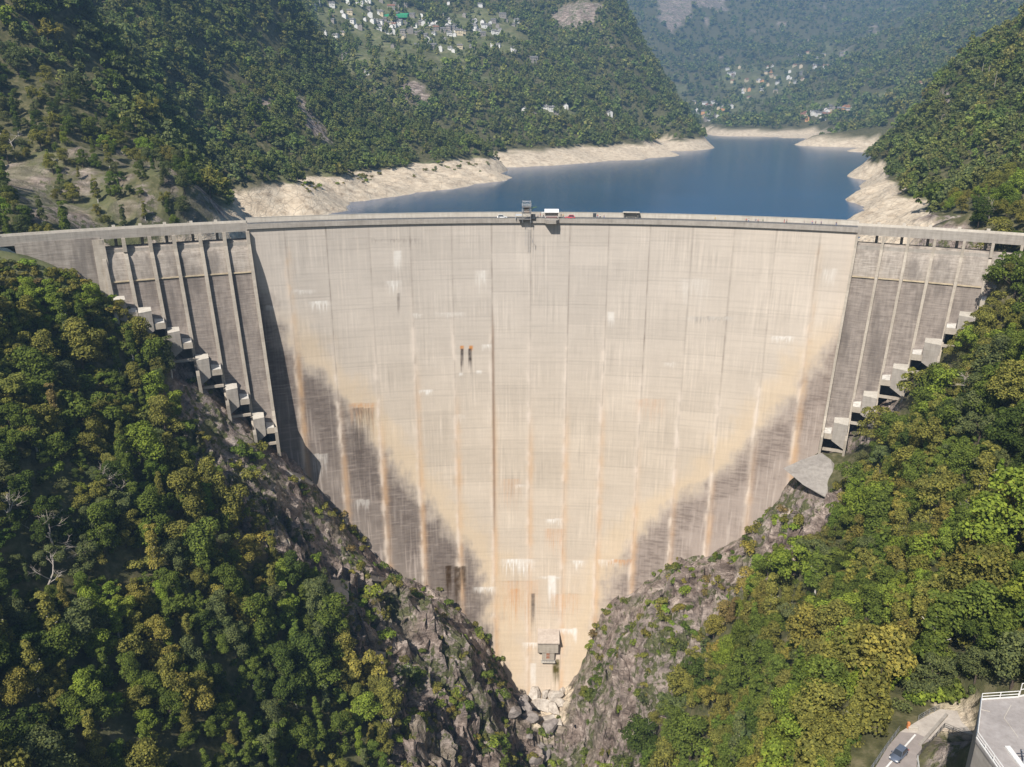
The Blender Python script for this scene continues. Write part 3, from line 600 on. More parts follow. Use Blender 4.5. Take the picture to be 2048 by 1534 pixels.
ENDS_L = [-29, -34, -42.5, -54, -67, -80]        # lip height of each bay, left wing from the abutment inwards
ENDS_R = [-79, -67, -55, -44, -33, -22]
def wing(ribs, ends, side):
    n = len(ends)
    for k in range(n):
        a0, a1 = ribs[k], ribs[k + 1]; ze = ends[k]; P = profile(ze)
        # surface
        V = []; cols = np.linspace(0, 1, 7)
        for d, z in P:
            for c in cols: V.append(pol(steer(a0 + (a1 - a0) * c, z, -math.copysign(1, a0)), d, z))
        V = np.array(V); o = npmesh('spillway_chute', V, gridfaces(len(P), 7)[:, ::-1], M_CHUTE, None, True); damobj(o)
        sg = -math.copysign(1, a0); dl, zl = P[-1]
        A0, A1 = steer(a0, zl, sg), steer(a1, zl, sg)
        outer, inner = (A0, A1) if a0 < 0 else (A1, A0)      # the outer side lies towards the hillside
        mid = outer + (inner - outer) * (.52 if a0 < 0 else .6)
        # bucket slab with its front beam; the void beneath stays open
        m = MB(); m.hexa([pol(A0, dl - 7, zl - 3.0), pol(A1, dl - 7, zl - 3.0), pol(A1, dl, zl - 2.3), pol(A0, dl, zl - 2.3), pol(A0, dl - 7, zl - 1.2), pol(A1, dl - 7, zl - 1.2), pol(A1, dl, zl - .04), pol(A0, dl, zl - .04)])
        m.hexa([pol(A0, dl - .6, zl - 7.6), pol(A1, dl - .6, zl - 7.6), pol(A1, dl - 1.6, zl - 7.6), pol(A0, dl - 1.6, zl - 7.6), pol(A0, dl - .6, zl - 6.6), pol(A1, dl - .6, zl - 6.6), pol(A1, dl - 1.6, zl - 6.6), pol(A0, dl - 1.6, zl - 6.6)])
        damobj(m.build('bucket_slab', M_RIB))
        # apron coloured pale to paint the sunlight inside the bucket, inner half
        q0, q1 = mid + (inner - mid) * .12, mid + (inner - mid) * .94
        m = MB(); m.add([pol(q0, dl - .3, zl + .12), pol(q1, dl - .3, zl + .12), pol(q0 * .35 + q1 * .65, dl - 4.6, zl + .42), pol(q0 * .8 + q1 * .2, dl - 5.6, zl + .6)], [(0, 1, 2, 3), (3, 2, 1, 0)])
        m2 = MB(); m2.hexa([pol(q0, dl - .3, zl - .6), pol(q1, dl - .3, zl - .6), pol(q1, dl - 4.6, zl - .2), pol(q0, dl - 5.6, zl - .2), pol(q0, dl - .3, zl + .1), pol(q1, dl - .3, zl + .1), pol(q1, dl - 4.6, zl + .5), pol(q0, dl - 5.6, zl + .7)])
        damobj(m2.build('flip_bucket', M_LIME))
        # deflector block on the outer half
        o0, o1 = outer, mid
        m = MB(); m.hexa([pol(o0, dl + .5, zl - 6.0), pol(o1, dl + .5, zl - 2.6), pol(o1, dl - 5.5, zl - 1.0), pol(o0, dl - 6.5, zl - 1.0), pol(o0, dl + .5, zl + 4.6), pol(o1, dl + .5, zl + 5.1), pol(o1, dl - 4.0, zl + 5.6), pol(o0, dl - 6.5, zl + 5.2)])
        blk = m.build('deflector_block', M_DECK); damobj(blk)
        m = MB(); m.hexa([pol(o0, dl + .55, zl + 4.62), pol(o1, dl + .55, zl + 5.12), pol(o1, dl - 4.0, zl + 5.62), pol(o0, dl - 6.5, zl + 5.22), pol(o0, dl + .55, zl + 4.8), pol(o1, dl + .55, zl + 5.3), pol(o1, dl - 4.0, zl + 5.8), pol(o0, dl - 6.5, zl + 5.4)])
        o = m.build('block_cap', M_PALE); damobj(o)
    for k in range(n + 1):                 # ribs: one thin wall each, from the bridge down to below the lip
        a = ribs[k]; ks = [i for i in (k - 1, k) if 0 <= i < n]; sg = -math.copysign(1, a)
        ze = min(ends[i] for i in ks); P = profile(ze); zmax = max(ends[i] for i in ks)
        if (k == n and side > 0) or (k == 0 and side < 0): pass
        front = []; hh = 1.7
        for i, (d, z) in enumerate(P):
            e = hh + (1.2 if i > len(P) - 9 else 0); front.append((d + (e if z < -8 else 1.2), z))
        front = [(1.9, -2.42), (1.9, -7.5)] + [f for f in front if f[1] < -7.5]
        lip = front[-1]; front[-1] = (lip[0] + .2, lip[1] + 1.4)
        # raised end: the wall stands up above the lip then drops straight
        front += [(lip[0] + .7, lip[1] - .6), (lip[0] - 1.0, lip[1] - 12)]
        m = MB(); n_ = len(front); V = []
        w_ = .115 if a < 0 else .085
        for d, z in front:
            aa = float(steer(a, z, sg)); db = float(face_d(0, z)) - 1.5 if z < -7 else -6.0
            for q, dd in ((aa - w_, d), (aa + w_, d), (aa + w_, db), (aa - w_, db)): V.append(pol(q, dd, z))
        Fc = []
        for i in range(n_ - 1):
            for j in range(4):
                b = i * 4; Fc.append((b + j, b + (j + 1) % 4, b + 4 + (j + 1) % 4, b + 4 + j))
        Fc += [(0, 1, 2, 3), tuple(4 * (n_ - 1) + j for j in (3, 2, 1, 0))]
        m.add(V, Fc); damobj(m.build('rib_wall', M_RIB))
    a0, a1 = ribs[0], ribs[-1]; m = MB()   # pale drip ledge crossing the chutes
    for p, q in zip(ribs[:-1], ribs[1:]):
        z = -18.2; s0, s1 = steer(p + .12, z, -math.copysign(1, p)), steer(q - .12, z, -math.copysign(1, p)); d = chute_d(z, 0)
        m.hexa([pol(s0, d + .55, z - .25), pol(s1, d + .55, z - .25), pol(s1, d - .4, z - .25), pol(s0, d - .4, z - .25), pol(s0, d + .55, z + .2), pol(s1, d + .55, z + .2), pol(s1, d - .4, z + .2), pol(s0, d - .4, z + .2)])
    damobj(m.build('drip_ledge', M_LEDGE))
    for a in [x for x in ribs[1:-1]]:      # slender upstream posts of the bridge
        m = MB(); q = a - .42
        m.hexa([pol(q - .09, -5.2, -9), pol(q + .09, -5.2, -9), pol(q + .09, -6.4, -9), pol(q - .09, -6.4, -9), pol(q - .09, -5.2, -2.42), pol(q + .09, -5.2, -2.42), pol(q + .09, -6.4, -2.42), pol(q - .09, -6.4, -2.42)])
        damobj(m.build('bridge_post', M_RIB)); m = MB()
        m.hexa([pol(q - .1, -7.0, .96), pol(q + .1, -7.0, .96), pol(q + .1, -7.6, .96), pol(q - .1, -7.6, .96), pol(q - .1, -7.0, 1.7), pol(q + .1, -7.0, 1.7), pol(q + .1, -7.6, 1.7), pol(q - .1, -7.6, 1.7)])
        damobj(m.build('post_cap', M_PALE))
wing(RL, ENDS_L, -1); wing(RR, ENDS_R, 1)
# ================================================================== things on and around the dam
def surf_fn(V):
    xs, ys, Zg = V[:, 0, 0].copy(), V[0, :, 1].copy(), V[..., 2]
    x0, dx, y0, dy = xs[0], xs[1] - xs[0], ys[0], ys[1] - ys[0]
    def f(x, y):
        u = np.clip((np.asarray(x) - x0) / dx, 0, len(xs) - 1.001); v = np.clip((np.asarray(y) - y0) / dy, 0, len(ys) - 1.001)
        i, j = u.astype(int), v.astype(int); a, b = u - i, v - j
        return (Zg[i, j] * (1 - a) * (1 - b) + Zg[i + 1, j] * a * (1 - b) + Zg[i, j + 1] * (1 - a) * b + Zg[i + 1, j + 1] * a * b)
    return f, (x0, xs[-1], y0, ys[-1])
_xs = np.arange(-330, 330.1, 1.05); _ys = np.arange(-325, 12, 1.05)
_VAr = VA.copy(); _VAr[:, 0, 0] = _xs; _VAr[0, :, 1] = _ys
SA, BA = surf_fn(_VAr); SB, BB = surf_fn(VB); SC, BC = surf_fn(VC); SD, BD = surf_fn(VD)
SURF = {'A': (SA, BA), 'B': (SB, BB), 'C': (SC, BC), 'D': (SD, BD)}
def hit(which, px, py, t0=60, t1=5500):
    S, b = SURF[which]; d = ray(px, py); t = np.arange(t0, t1, 1.0 if which in 'AB' else 4.0)[:, None]; P = CAM + d * t
    ok = (P[:, 0] > b[0]) & (P[:, 0] < b[1]) & (P[:, 1] > b[2]) & (P[:, 1] < b[3]); 
    z = S(P[:, 0], P[:, 1]); h = ok & (P[:, 2] <= z)
    if which == 'D': h &= (P[:, 1] > 2230) | (P[:, 0] > 480)
    if not h.any(): return None
    p = P[np.argmax(h)]; return np.array([p[0], p[1], float(S(p[0], p[1]))])
def on_crest(px, d, z=.02):               # point of the crest at image column px
    a = min(np.arange(-34, 36, .02), key=lambda q: abs(proj(pol(q, d, z))[0] - px)); return a, pol(a, d, z)
M_TYRE = simple('tyre_rubber', (.02, .02, .02), .8); M_RIM = simple('wheel_rim', (.45, .45, .46), .35, .1, 3, .5, .7)
M_LAMP = simple('lamp_glass', (.75, .74, .7), .15, .05, 2, .6); M_RED = simple('red_lamp', (.45, .02, .02), .3)
def car(paint, loc, rz, label, group=None, L=4.3, W=1.78, H=1.48):
    t = empty('parked_car', loc, rz, label, 'car', group)
    prof = [(-.5, .38), (-.49, .62), (-.46, .66), (-.30, .68), (-.1, .70), (.22, .69), (.40, .63), (.485, .52), (.5, .36)]   # side profile, x / L and z
    m = MB(); V = []; secs = []
    for x, zt in prof:
        w_ = W / 2 * (1 - .32 * max(0, abs(x) - .36) / .14 * .6)
        secs.append([(x * L, -w_, .2), (x * L, -w_ * 1.0, .42), (x * L, -w_ * .93, zt), (x * L, 0, zt + .04), (x * L, w_ * .93, zt), (x * L, w_, .42), (x * L, w_, .2)])
    V = [p for s_ in secs for p in s_]; n = 7; Fc = []
    for i in range(len(secs) - 1):
        for j in range(n): Fc.append((i * n + j, i * n + (j + 1) % n, (i + 1) * n + (j + 1) % n, (i + 1) * n + j))
    Fc += [tuple(range(n))[::-1], tuple(len(V) - n + j for j in range(n))]; m.add(V, Fc)
    m.build('body', paint, t, smooth=True)
    m = MB()                              # greenhouse with sloping screens
    lo = [(-.43 * L, -W * .44), (.20 * L, -W * .44), (.20 * L, W * .44), (-.43 * L, W * .44)]; hi = [(-.33 * L, -W * .35), (.06 * L, -W * .35), (.06 * L, W * .35), (-.33 * L, W * .35)]
    m.hexa([(x, y, .70) for x, y in lo] + [(x, y, H - .06) for x, y in hi]); m.build('windows', M_GLASS, t, bevel=.03)
    m = MB(); m.hexa([(x * 1.02, y * 1.03, H - .075) for x, y in hi] + [(x * .96, y * .92, H) for x, y in hi])
    for i in range(4):
        a, b = lo[i], hi[i]; m.bar((a[0], a[1], .69), (b[0], b[1], H - .05), .045, 5)
    m.build('roof', paint, t, bevel=.02)
    for sx in (-.31, .31):
        for sy in (-1, 1):
            m = MB(); m.bar((sx * L, sy * (W / 2 - .2), .32), (sx * L, sy * (W / 2 + .01), .32), .32, 18); w_ = m.build('wheel', M_TYRE, t)
            m = MB(); m.bar((sx * L, sy * (W / 2 - .05), .32), (sx * L, sy * (W / 2 + .025), .32), .2, 12); m.build('rim', M_RIM, w_)
    for sy in (-1, 1):
        m = MB(); m.box(.455 * L, .493 * L, min(sy * .52, sy * .78), max(sy * .52, sy * .78), .5, .62); m.build('headlight', M_LAMP, t)
        m = MB(); m.box(-.503 * L, -.48 * L, min(sy * .55, sy * .8), max(sy * .55, sy * .8), .5, .64); m.build('tail_light', M_RED, t)
        m = MB(); m.box(.12 * L, .16 * L, min(sy * (W / 2), sy * (W / 2 + .16)), max(sy * (W / 2), sy * (W / 2 + .16)), .72, .84); m.build('mirror', paint, t)
    return t
def paint(name, c): k = N(name); return k.bsdf(c, .28, spec=.5, **{'Coat Weight': .6, 'Coat Roughness': .08})
P_GREY, P_WHITE, P_RED = paint('dark_grey_paint', (.10, .12, .16)), paint('white_car_paint', (.75, .75, .73)), paint('red_car_paint', (.62, .035, .06))
a, p = on_crest(1004, -2.2); car(P_WHITE, p, -math.radians(a), 'white car parked on the dam crest left of the jumping platform')
a, p = on_crest(1140, -2.2); car(P_RED, p, -math.radians(a) + math.pi, 'bright red car parked on the dam crest beside the white kiosk')
# ---- jumping platform: a steel tower cantilevered over the downstream edge
a0, p = on_crest(1053, .5); t = empty('jumping_platform', p, -math.radians(a0), 'grey steel scaffold tower hanging over the crest, used as jumping platform', 'steel tower')
P_ = [(-1.7, -2.2), (1.7, -2.2), (1.7, 1.4), (-1.7, 1.4)]
m = MB()
for x, y in P_: m.bar((x, y, -1.2 if y < 0 else 0), (x, y, 7.6), .11, 6)
for z in (0.1, 2.6, 5.0, 7.4):
    for i in range(4): q, r = P_[i], P_[(i + 1) % 4]; m.bar((*q, z), (*r, z), .08, 5)
for z in (.1, 2.6, 5.0):
    for i in range(4): q, r = P_[i], P_[(i + 1) % 4]; m.bar((*q, z), (*r, z + 2.4), .06, 4)
m.build('tower_frame', M_STEEL, t)
for z, nm in ((0.05, 'lower_deck'), (2.7, 'middle_deck'), (5.05, 'upper_deck')):
    m = MB(); m.box(-2.0 if z > 0.1 else -3.4, 1.9, -2.5, 1.4, z, z + .18); m.build(nm, simple('deck_plate_' + nm, (.20, .19, .18), .7), t)
m = MB()
for z0 in (5.25, 2.9):
    for h in (.55, 1.1):
        for i in range(4): q, r = P_[i], P_[(i + 1) % 4]; m.bar((q[0] * 1.12, q[1] * 1.12, z0 + h), (r[0] * 1.12, r[1] * 1.12, z0 + h), .05, 4)
m.build('railing', M_WHITE, t)
m = MB(); m.box(-1.2, 1.2, -1.2, 1.0, 2.9, 4.7); m.build('control_cabin', simple('cabin_brown', (.23, .17, .13), .8), t, bevel=.05)
m = MB(); m.bar((1.5, 0, 4.4), (4.2, -.5, 5.1), .16, 6); m.bar((1.6, 0, 2.9), (2.9, 0, 4.7), .1, 5); m.build('winch_arm', simple('green_winch', (.12, .2, .06), .6), t)
m = MB(); m.box(-4.6, -2.0, -1.4, 1.2, 1.6, 1.75); m.box(-4.6, -4.5, -1.4, 1.2, 0, 1.6); m.build('side_canopy', simple('pale_canopy', (.50, .55, .60), .6), t)
m = MB(); m.box(1.9, 3.7, -1.2, 1.0, 0, 2.0); m.build('equipment_box', simple('dark_tarpaulin', (.04, .045, .05), .8), t, bevel=.1)
m = MB()
for x in (-.5, .5): m.bar((x, -2.3, -1.2), (x, -2.3, -11), .05, 4)
for z in np.arange(-10.5, -1, .6): m.bar((-.5, -2.3, z), (.5, -2.3, z), .03, 4)
m.bar((1.5, -2.4, 0), (1.5, -2.4, -14), .05, 4); m.bar((1.5, -2.4, -7), (2.6, -2.4, -8), .05, 4); m.bar((2.6, -2.4, -8), (2.6, -2.4, -9.5), .12, 5)
m.build('hanging_ladder', M_STEEL, t)
# ---- white kiosk and the bay it stands beside
a1, p = on_crest(1103, -1.6); t = empty('kiosk', p, -math.radians(a1), 'white-roofed kiosk open at the front, on the crest beside the red car', 'kiosk')
m = MB(); m.box(-2.9, 2.9, -1.5, 1.6, .5, 1.15); m.box(-2.9, -2.7, -1.5, 1.6, 0, 2.6); m.box(2.7, 2.9, -1.5, 1.6, 0, 2.6); m.box(-2.7, 2.7, 1.4, 1.6, 0, 2.6); m.build('wall', simple('kiosk_panels', (.55, .50, .46), .7, .2, 1.5), t)
m = MB(); m.hexa([(-3.0, -1.8, 2.62), (3.0, -1.8, 2.62), (3.0, 1.8, 3.5), (-3.0, 1.8, 3.5), (-3.0, -1.8, 2.85), (3.0, -1.8, 2.85), (3.0, 1.8, 3.75), (-3.0, 1.8, 3.75)]); m.build('roof', simple('white_sheet_roof', (.80, .79, .77), .5, .04), t)
m = MB(); m.box(-2.4, 2.4, -1.62, -1.5, .55, 1.05); m.build('counter', simple('counter_maroon', (.22, .10, .09), .7, .5, 3), t)
m = MB(); m.box(-4.3, -3.0, -1.0, 1.0, 2.4, 2.5); m.bar((-4.2, -.9, 0), (-4.2, -.9, 2.4), .04); m.bar((-4.2, .9, 0), (-4.2, .9, 2.4), .04); m.build('side_awning', M_WHITE, t)
m = MB(); q = a1; pts = [pol(q - .55, .95, 0), pol(q + .55, .95, 0), pol(q + .33, 4.2, 0), pol(q - .33, 4.2, 0)]
m.prism([(x[0], x[1]) for x in pts], -1.5, -.1); damobj(m.build('viewing_balcony', M_DECK))
m = MB(); order = [pts[0], pts[3], pts[2], pts[1]]
for h in (.5, 1.0):
    for u, v in zip(order[:-1], order[1:]): m.bar((u[0], u[1], h), (v[0], v[1], h), .04, 4)
for u in order: m.bar((u[0], u[1], -.1), (u[0], u[1], 1.0), .04, 4)
damobj(m.build('balcony_railing', M_STEEL))
# ---- shelter with two stout posts
a2, p = on_crest(1262, -5.4); t = empty('shelter', p, -math.radians(a2), 'small open shelter of two stout posts under a flat slab on the crest', 'shelter')
for x in (-2.8, 2.8):
    m = MB(); m.box(x - .3, x + .3, -.5, .6, 0, 2.3); m.build('post', simple('shelter_post_%d' % x, (.10, .095, .085), .8), t, bevel=.03)
m = MB(); m.box(-3.5, 3.5, -1.2, 1.3, 2.3, 2.62); m.build('roof', M_PALE, t, bevel=.04)
m = MB(); m.box(-2.3, 2.3, .4, .9, .4, .5); m.box(-2.1, -1.9, .4, .9, 0, .4); m.box(1.9, 2.1, .4, .9, 0, .4); m.build('bench', M_PALE, t)
a3, p = on_crest(1189, -4.8); t = empty('switch_cabinet', p, -math.radians(a3), 'small dark cabinet standing by the parapet between red car and shelter', 'cabinet')
m = MB(); m.box(-.7, .7, -.4, .4, .1, 1.9); m.build('body', simple('cabinet_paint', (.05, .055, .06), .5), t, bevel=.04); m = MB(); m.box(-.8, .8, -.5, .5, 1.9, 2.0); m.build('lid', M_STEEL, t); m = MB(); m.box(-.75, .75, -.45, .45, 0, .1); m.build('base', M_DECK, t)
# ---- people on the crest
def skinned(verts, edges, radii, name):
    me = bpy.data.meshes.new(name); me.from_pydata(verts, edges, []); o = bpy.data.objects.new(name, me); C.objects.link(o)
    o.modifiers.new('skin', 'SKIN'); sv = me.skin_vertices[0].data if me.skin_vertices else None
    if sv is None:
        bm = bmesh.new(); bm.from_mesh(me); bm.verts.layers.skin.verify(); bm.to_mesh(me); bm.free(); sv = me.skin_vertices[0].data
    for v, r in zip(sv, radii): v.radius = (r, r)
    sv[0].use_root = True
    s_ = o.modifiers.new('sub', 'SUBSURF'); s_.levels = 1; s_.render_levels = 1
    dg = bpy.context.evaluated_depsgraph_get(); me2 = bpy.data.meshes.new_from_object(o.evaluated_get(dg)); bpy.data.objects.remove(o); me2.name = name
    me2.polygons.foreach_set('use_smooth', [True] * len(me2.polygons)); return me2
def person_meshes(st, arm):               # st: stride in metres, arm: how far the hands come forward
    V = [(0, 0, .95)]; E = []; R = [.13]
    def add(p, r, q): V.append(p); R.append(r); E.append((q, len(V) - 1)); return len(V) - 1
    c1 = add((0, 0, 1.15), .125, 0); c2 = add((0, .01, 1.38), .14, c1); nk = add((0, .02, 1.5), .055, c2); hd = add((0, .035, 1.6), .085, nk); tp = add((0, .03, 1.7), .075, hd); add((0, .125, 1.6), .018, hd)
    for s_ in (-1, 1): add((s_ * .08, .03, 1.61), .02, hd)
    for s_ in (-1, 1):
        h = add((s_ * .1, 0, .9), .09, 0); k_2 = add((s_ * .1, s_ * st * .5 + .03, .5), .06, h); f = add((s_ * .1, s_ * st, .09), .042, k_2); add((s_ * .1, s_ * st + .16, .04), .035, f)
        sh = add((s_ * .19, .01, 1.4), .06, c2); el = add((s_ * .25, -.02 + arm * .3, 1.13), .042, sh); wr = add((s_ * .24, .05 + arm - s_ * st * .3, .93 + arm * .7), .028, el); pm = add((s_ * .24, .09 + arm - s_ * st * .3, .88 + arm * .7), .032, wr)
        for i, fl in enumerate((.055, .07, .065, .05)): add((s_ * .24, .085 + arm - s_ * st * .3 + (i - 1.5) * .022, .83 + arm * .7 - fl * .3), .009, pm)
        add((s_ * .21, .12 + arm - s_ * st * .3, .87 + arm * .7), .01, pm)
    body = skinned(V, E, R, 'body')
    leg = [(0, 0, .96)] + [q for s_ in (-1, 1) for q in ((s_ * .1, 0, .88), (s_ * .1, s_ * st * .5 + .03, .5), (s_ * .1, s_ * st, .14))]
    trou = skinned(leg, [(0, 1), (1, 2), (2, 3), (0, 4), (4, 5), (5, 6)], [.15, .11, .078, .06, .11, .078, .06], 'trousers')
    sh = [(0, 0, .93), (0, 0, 1.15), (0, .01, 1.4)] + [q for s_ in (-1, 1) for q in ((s_ * .19, .01, 1.4), (s_ * .245, -.01, 1.18))]
    shirt = skinned(sh, [(0, 1), (1, 2), (2, 3), (3, 4), (2, 5), (5, 6)], [.15, .145, .15, .075, .062, .075, .062], 'shirt')
    hair = skinned([(0, .0, 1.62), (0, .0, 1.7), (0, -.02, 1.58)], [(0, 1), (0, 2)], [.09, .085, .07], 'hair')
    return body, trou, shirt, hair
POSES = [person_meshes(.16, .0), person_meshes(.05, .18), person_meshes(.26, .05)]
M_SKIN = simple('skin', (.48, .30, .22), .6, .05)
CLOTH = {'red': (.50, .04, .05), 'white': (.72, .71, .68), 'black': (.03, .03, .035), 'blue': (.06, .12, .32), 'yellow': (.62, .48, .08), 'grey': (.22, .22, .23), 'green': (.08, .22, .09), 'pink': (.6, .25, .3)}
M_CL = {k_2: simple('cloth_' + k_2, v, .9) for k_2, v in CLOTH.items()}; M_HAIR = [simple('hair_brown', (.07, .04, .025), .8), simple('hair_dark', (.02, .017, .015), .8), simple('hair_fair', (.35, .24, .12), .8)]
for i, (px, sh, tr_, where) in enumerate([(1076, 'blue', 'black', 'between the steel tower and the kiosk'), (1081, 'red', 'grey', 'between the steel tower and the kiosk'), (1087, 'white', 'blue', 'just left of the kiosk'), (1122, 'black', 'grey', 'between the kiosk and the red car'), (1126, 'yellow', 'black', 'beside the nose of the red car'),
        (1195, 'red', 'blue', 'right of the dark cabinet'), (1200, 'white', 'black', 'right of the dark cabinet'), (1208, 'grey', 'blue', 'well left of the shelter'), (1430, 'yellow', 'grey', 'alone on the crest right of the shelter'),
        (1492, 'red', 'black', 'in the loose group right of the shelter'), (1497, 'white', 'blue', 'in the loose group right of the shelter'), (1511, 'blue', 'grey', 'in the loose group right of the shelter'), (1516, 'pink', 'black', 'in the loose group right of the shelter'), (1525, 'green', 'grey', 'in the loose group right of the shelter'),
        (1568, 'black', 'red', 'in the pair right of the crest'), (1573, 'red', 'black', 'in the pair right of the crest middle'), (1608, 'white', 'grey', 'on the right part of the crest'), (1624, 'pink', 'blue', 'on the right part of the crest'), (1631, 'grey', 'black', 'on the right part of the crest'), (1642, 'blue', 'black', 'on the right part of the crest'), (1672, 'black', 'blue', 'near the right end of the main crest')]):
    a, p = on_crest(px, -.8 - (i * 37 % 40) / 10, .012); me = POSES[i % 3]
    t = empty('person', p, random.uniform(0, 6.28), 'person in %s top and %s trousers %s' % (sh, tr_, where), 'person', 'people on the dam crest')
    for nm, mm, mat in zip(('body', 'trousers', 'shirt', 'hair'), me, (M_SKIN, M_CL[tr_], M_CL[sh], M_HAIR[i % 3])):
        o = bpy.data.objects.new(nm, mm.copy()); o.data.materials.append(mat); link(o, t)
# ---- gate house clinging to the foot of the wall
q = atface(1097, 1250); gz = q[2]; fy = q[1]; gx = q[0]
t = empty('gate_house', (gx, fy, gz - 16), math.radians(-1.5), 'small concrete gate house with sloping roof clinging to the foot of the dam', 'gate house')
M_RF = mat_conc('roof_concrete', (.33, .27, .22), (.50, .43, .36))
def lb(m, x0, x1, y0, y1, z0, z1): m.box(x0, x1, y0, y1, z0, z1)
m = MB(); m.hexa([(-5.1, -6.3, 9.9), (5.1, -6.3, 9.9), (5.1, 2.0, 15.2), (-5.1, 2.0, 15.2), (-5.1, -6.3, 10.5), (5.1, -6.3, 10.5), (5.1, 2.0, 15.8), (-5.1, 2.0, 15.8)]); rf = m.build('roof', M_RF, t)
m = MB(); m.box(-5.1, 5.1, 1.0, 1.6, 15.4, 15.9); m.build('ridge_cap', M_PALE, rf)
m = MB(); m.hexa([(-5.0, -5.6, 4.6), (4.6, -5.6, 4.6), (4.6, 4.5, 4.6), (-5.0, 4.5, 4.6), (-5.0, -5.6, 9.85), (4.6, -5.6, 9.85), (4.6, 4.5, 14.2), (-5.0, 4.5, 14.2)]); m.build('upper_wall', M_RIB, t)
m = MB(); m.box(-2.9, 2.9, -5.2, 5.5, -.3, 4.6); lw = m.build('lower_wall', M_RIB, t)
m = MB(); m.box(-.9, .6, -5.26, -5.2, .9, 4.1); wnd = m.build('window', simple('rusty_shutter', (.30, .10, .04), .7, .3, 4), t)
m = MB()
for z in (1.0, 2.6, 4.2): m.box(-1.05, .75, -5.34, -5.27, z, z + .15)
for x in (-1.05, -.2, .6): m.box(x, x + .15, -5.34, -5.27, 1.0, 4.3)
m.build('window_frame', M_PALE, wnd)
m = MB(); m.box(-3.3, 3.3, -6.1, 5.6, -.8, -.3); m.build('balcony', M_PALE, t)
m = MB(); m.bar((-3.2, -6.0, .8), (3.2, -6.0, .8), .06, 5); m.bar((-3.2, -6.0, .3), (3.2, -6.0, .3), .04, 5)
for x in np.linspace(-3.2, 3.2, 6): m.bar((x, -6.0, -.3), (x, -6.0, .8), .04, 5)
m.build('balcony_railing', M_STEEL, t)
m = MB(); m.hexa([(-5.2, 1, -.2), (-4.2, 1, -.2), (-4.2, 6, -.2), (-5.2, 6, -.2), (-5.0, -5.4, 4.58), (-4.0, -5.4, 4.58), (-4.0, 6, 4.58), (-5.0, 6, 4.58)]); m.build('bracket', M_RIB, t)
m = MB(); m.hexa([(-4.2, .5, -16), (3.4, .5, -16), (3.4, 8, -16), (-4.2, 8, -16), (-4.2, -.6, -.15), (3.4, -.6, -.15), (3.4, 8, -.15), (-4.2, 8, -.15)]); m.build('pedestal', M_RF, t)
# ---- boulders and rubble on the gorge floor
def boulder_mesh(seed, fl=.7):
    r = random.Random(seed); bm = bmesh.new(); bmesh.ops.create_icosphere(bm, subdivisions=3, radius=1)
    pl = [(Vector((r.gauss(0, 1), r.gauss(0, 1), r.gauss(0, .8))).normalized(), r.uniform(.35, .75)) for _ in range(9)]
    for v in bm.verts:
        for n_, d_2 in pl:
            e = v.co.dot(n_) - d_2
            if e > 0: v.co -= n_ * e
        v.co.z *= fl; v.co *= 1 + r.uniform(-.03, .03)
    me = bpy.data.meshes.new('boulder'); bm.to_mesh(me); bm.free(); return me
M_BLD = (lambda k: k.bsdf(k.ramp(k.noise(k.pos(), .5, 6, .7), [(.3, (.27, .23, .19)), (.5, (.46, .41, .35)), (.7, (.60, .55, .48))]), .95, k.noise(k.pos(), 1.2, 6, .7), .6, .3, .1))(N('pale_boulder_rock'))
M_BLG = (lambda k: k.bsdf(k.ramp(k.noise(k.pos(), .6, 6, .7), [(.3, (.14, .12, .11)), (.7, (.34, .30, .27))]), .95, k.noise(k.pos(), 1.2, 6, .7), .6, .3, .1))(N('grey_slab_rock'))
BM_ = [boulder_mesh(i, .75) for i in range(5)]
BL = [(1072,1398,7,0,'cream'),(1092,1392,5,0,'cream'),(1110,1400,6,0,'cream'),(1125,1388,4,0,'cream'),(1085,1420,7.5,0,'cream'),(1108,1425,6,0,'cream'),(1065,1385,4,0,'cream'),(1120,1415,5,0,'cream'),(1098,1442,4,0,'cream'),(1040,1400,6,1,'grey'),(1030,1430,5.5,1,'grey'),(1060,1440,5,1,'grey'),
      (1102,1470,6.5,1,'slab'),(1078,1493,6,1,'slab'),(1092,1512,6.5,1,'slab'),(1060,1475,4,1,'grey'),(1070,1525,4,1,'grey'),(1120,1455,3,0,'cream'),(1050,1418,5,1,'grey')]
for i, (px, py, s_, mt, kd) in enumerate(BL):
    p = hit('A', px, py, 250)
    if p is None: continue
    me = BM_[i % 5].copy(); me.materials.append(M_BLG if mt else M_BLD); o = bpy.data.objects.new('boulder', me); C.objects.link(o)
    o.location = (p[0], p[1], p[2] + s_ * (.1 if kd == 'slab' else .25)); s_ *= .82; o.scale = (s_ * random.uniform(.8, 1.3), s_ * .8, s_ * (.4 if kd == 'slab' else .8)); o.rotation_euler = (random.uniform(-.3, .3), random.uniform(-.3, .3), random.uniform(0, 6))
    UNIQ.append((o, {'cream': 'cream white boulder on the gorge floor below the gate house', 'grey': 'grey boulder at the foot of the left cliff', 'slab': 'flat grey rock slab in the gorge bed'}[kd], 'boulder', 'boulders on the gorge floor', px, py))
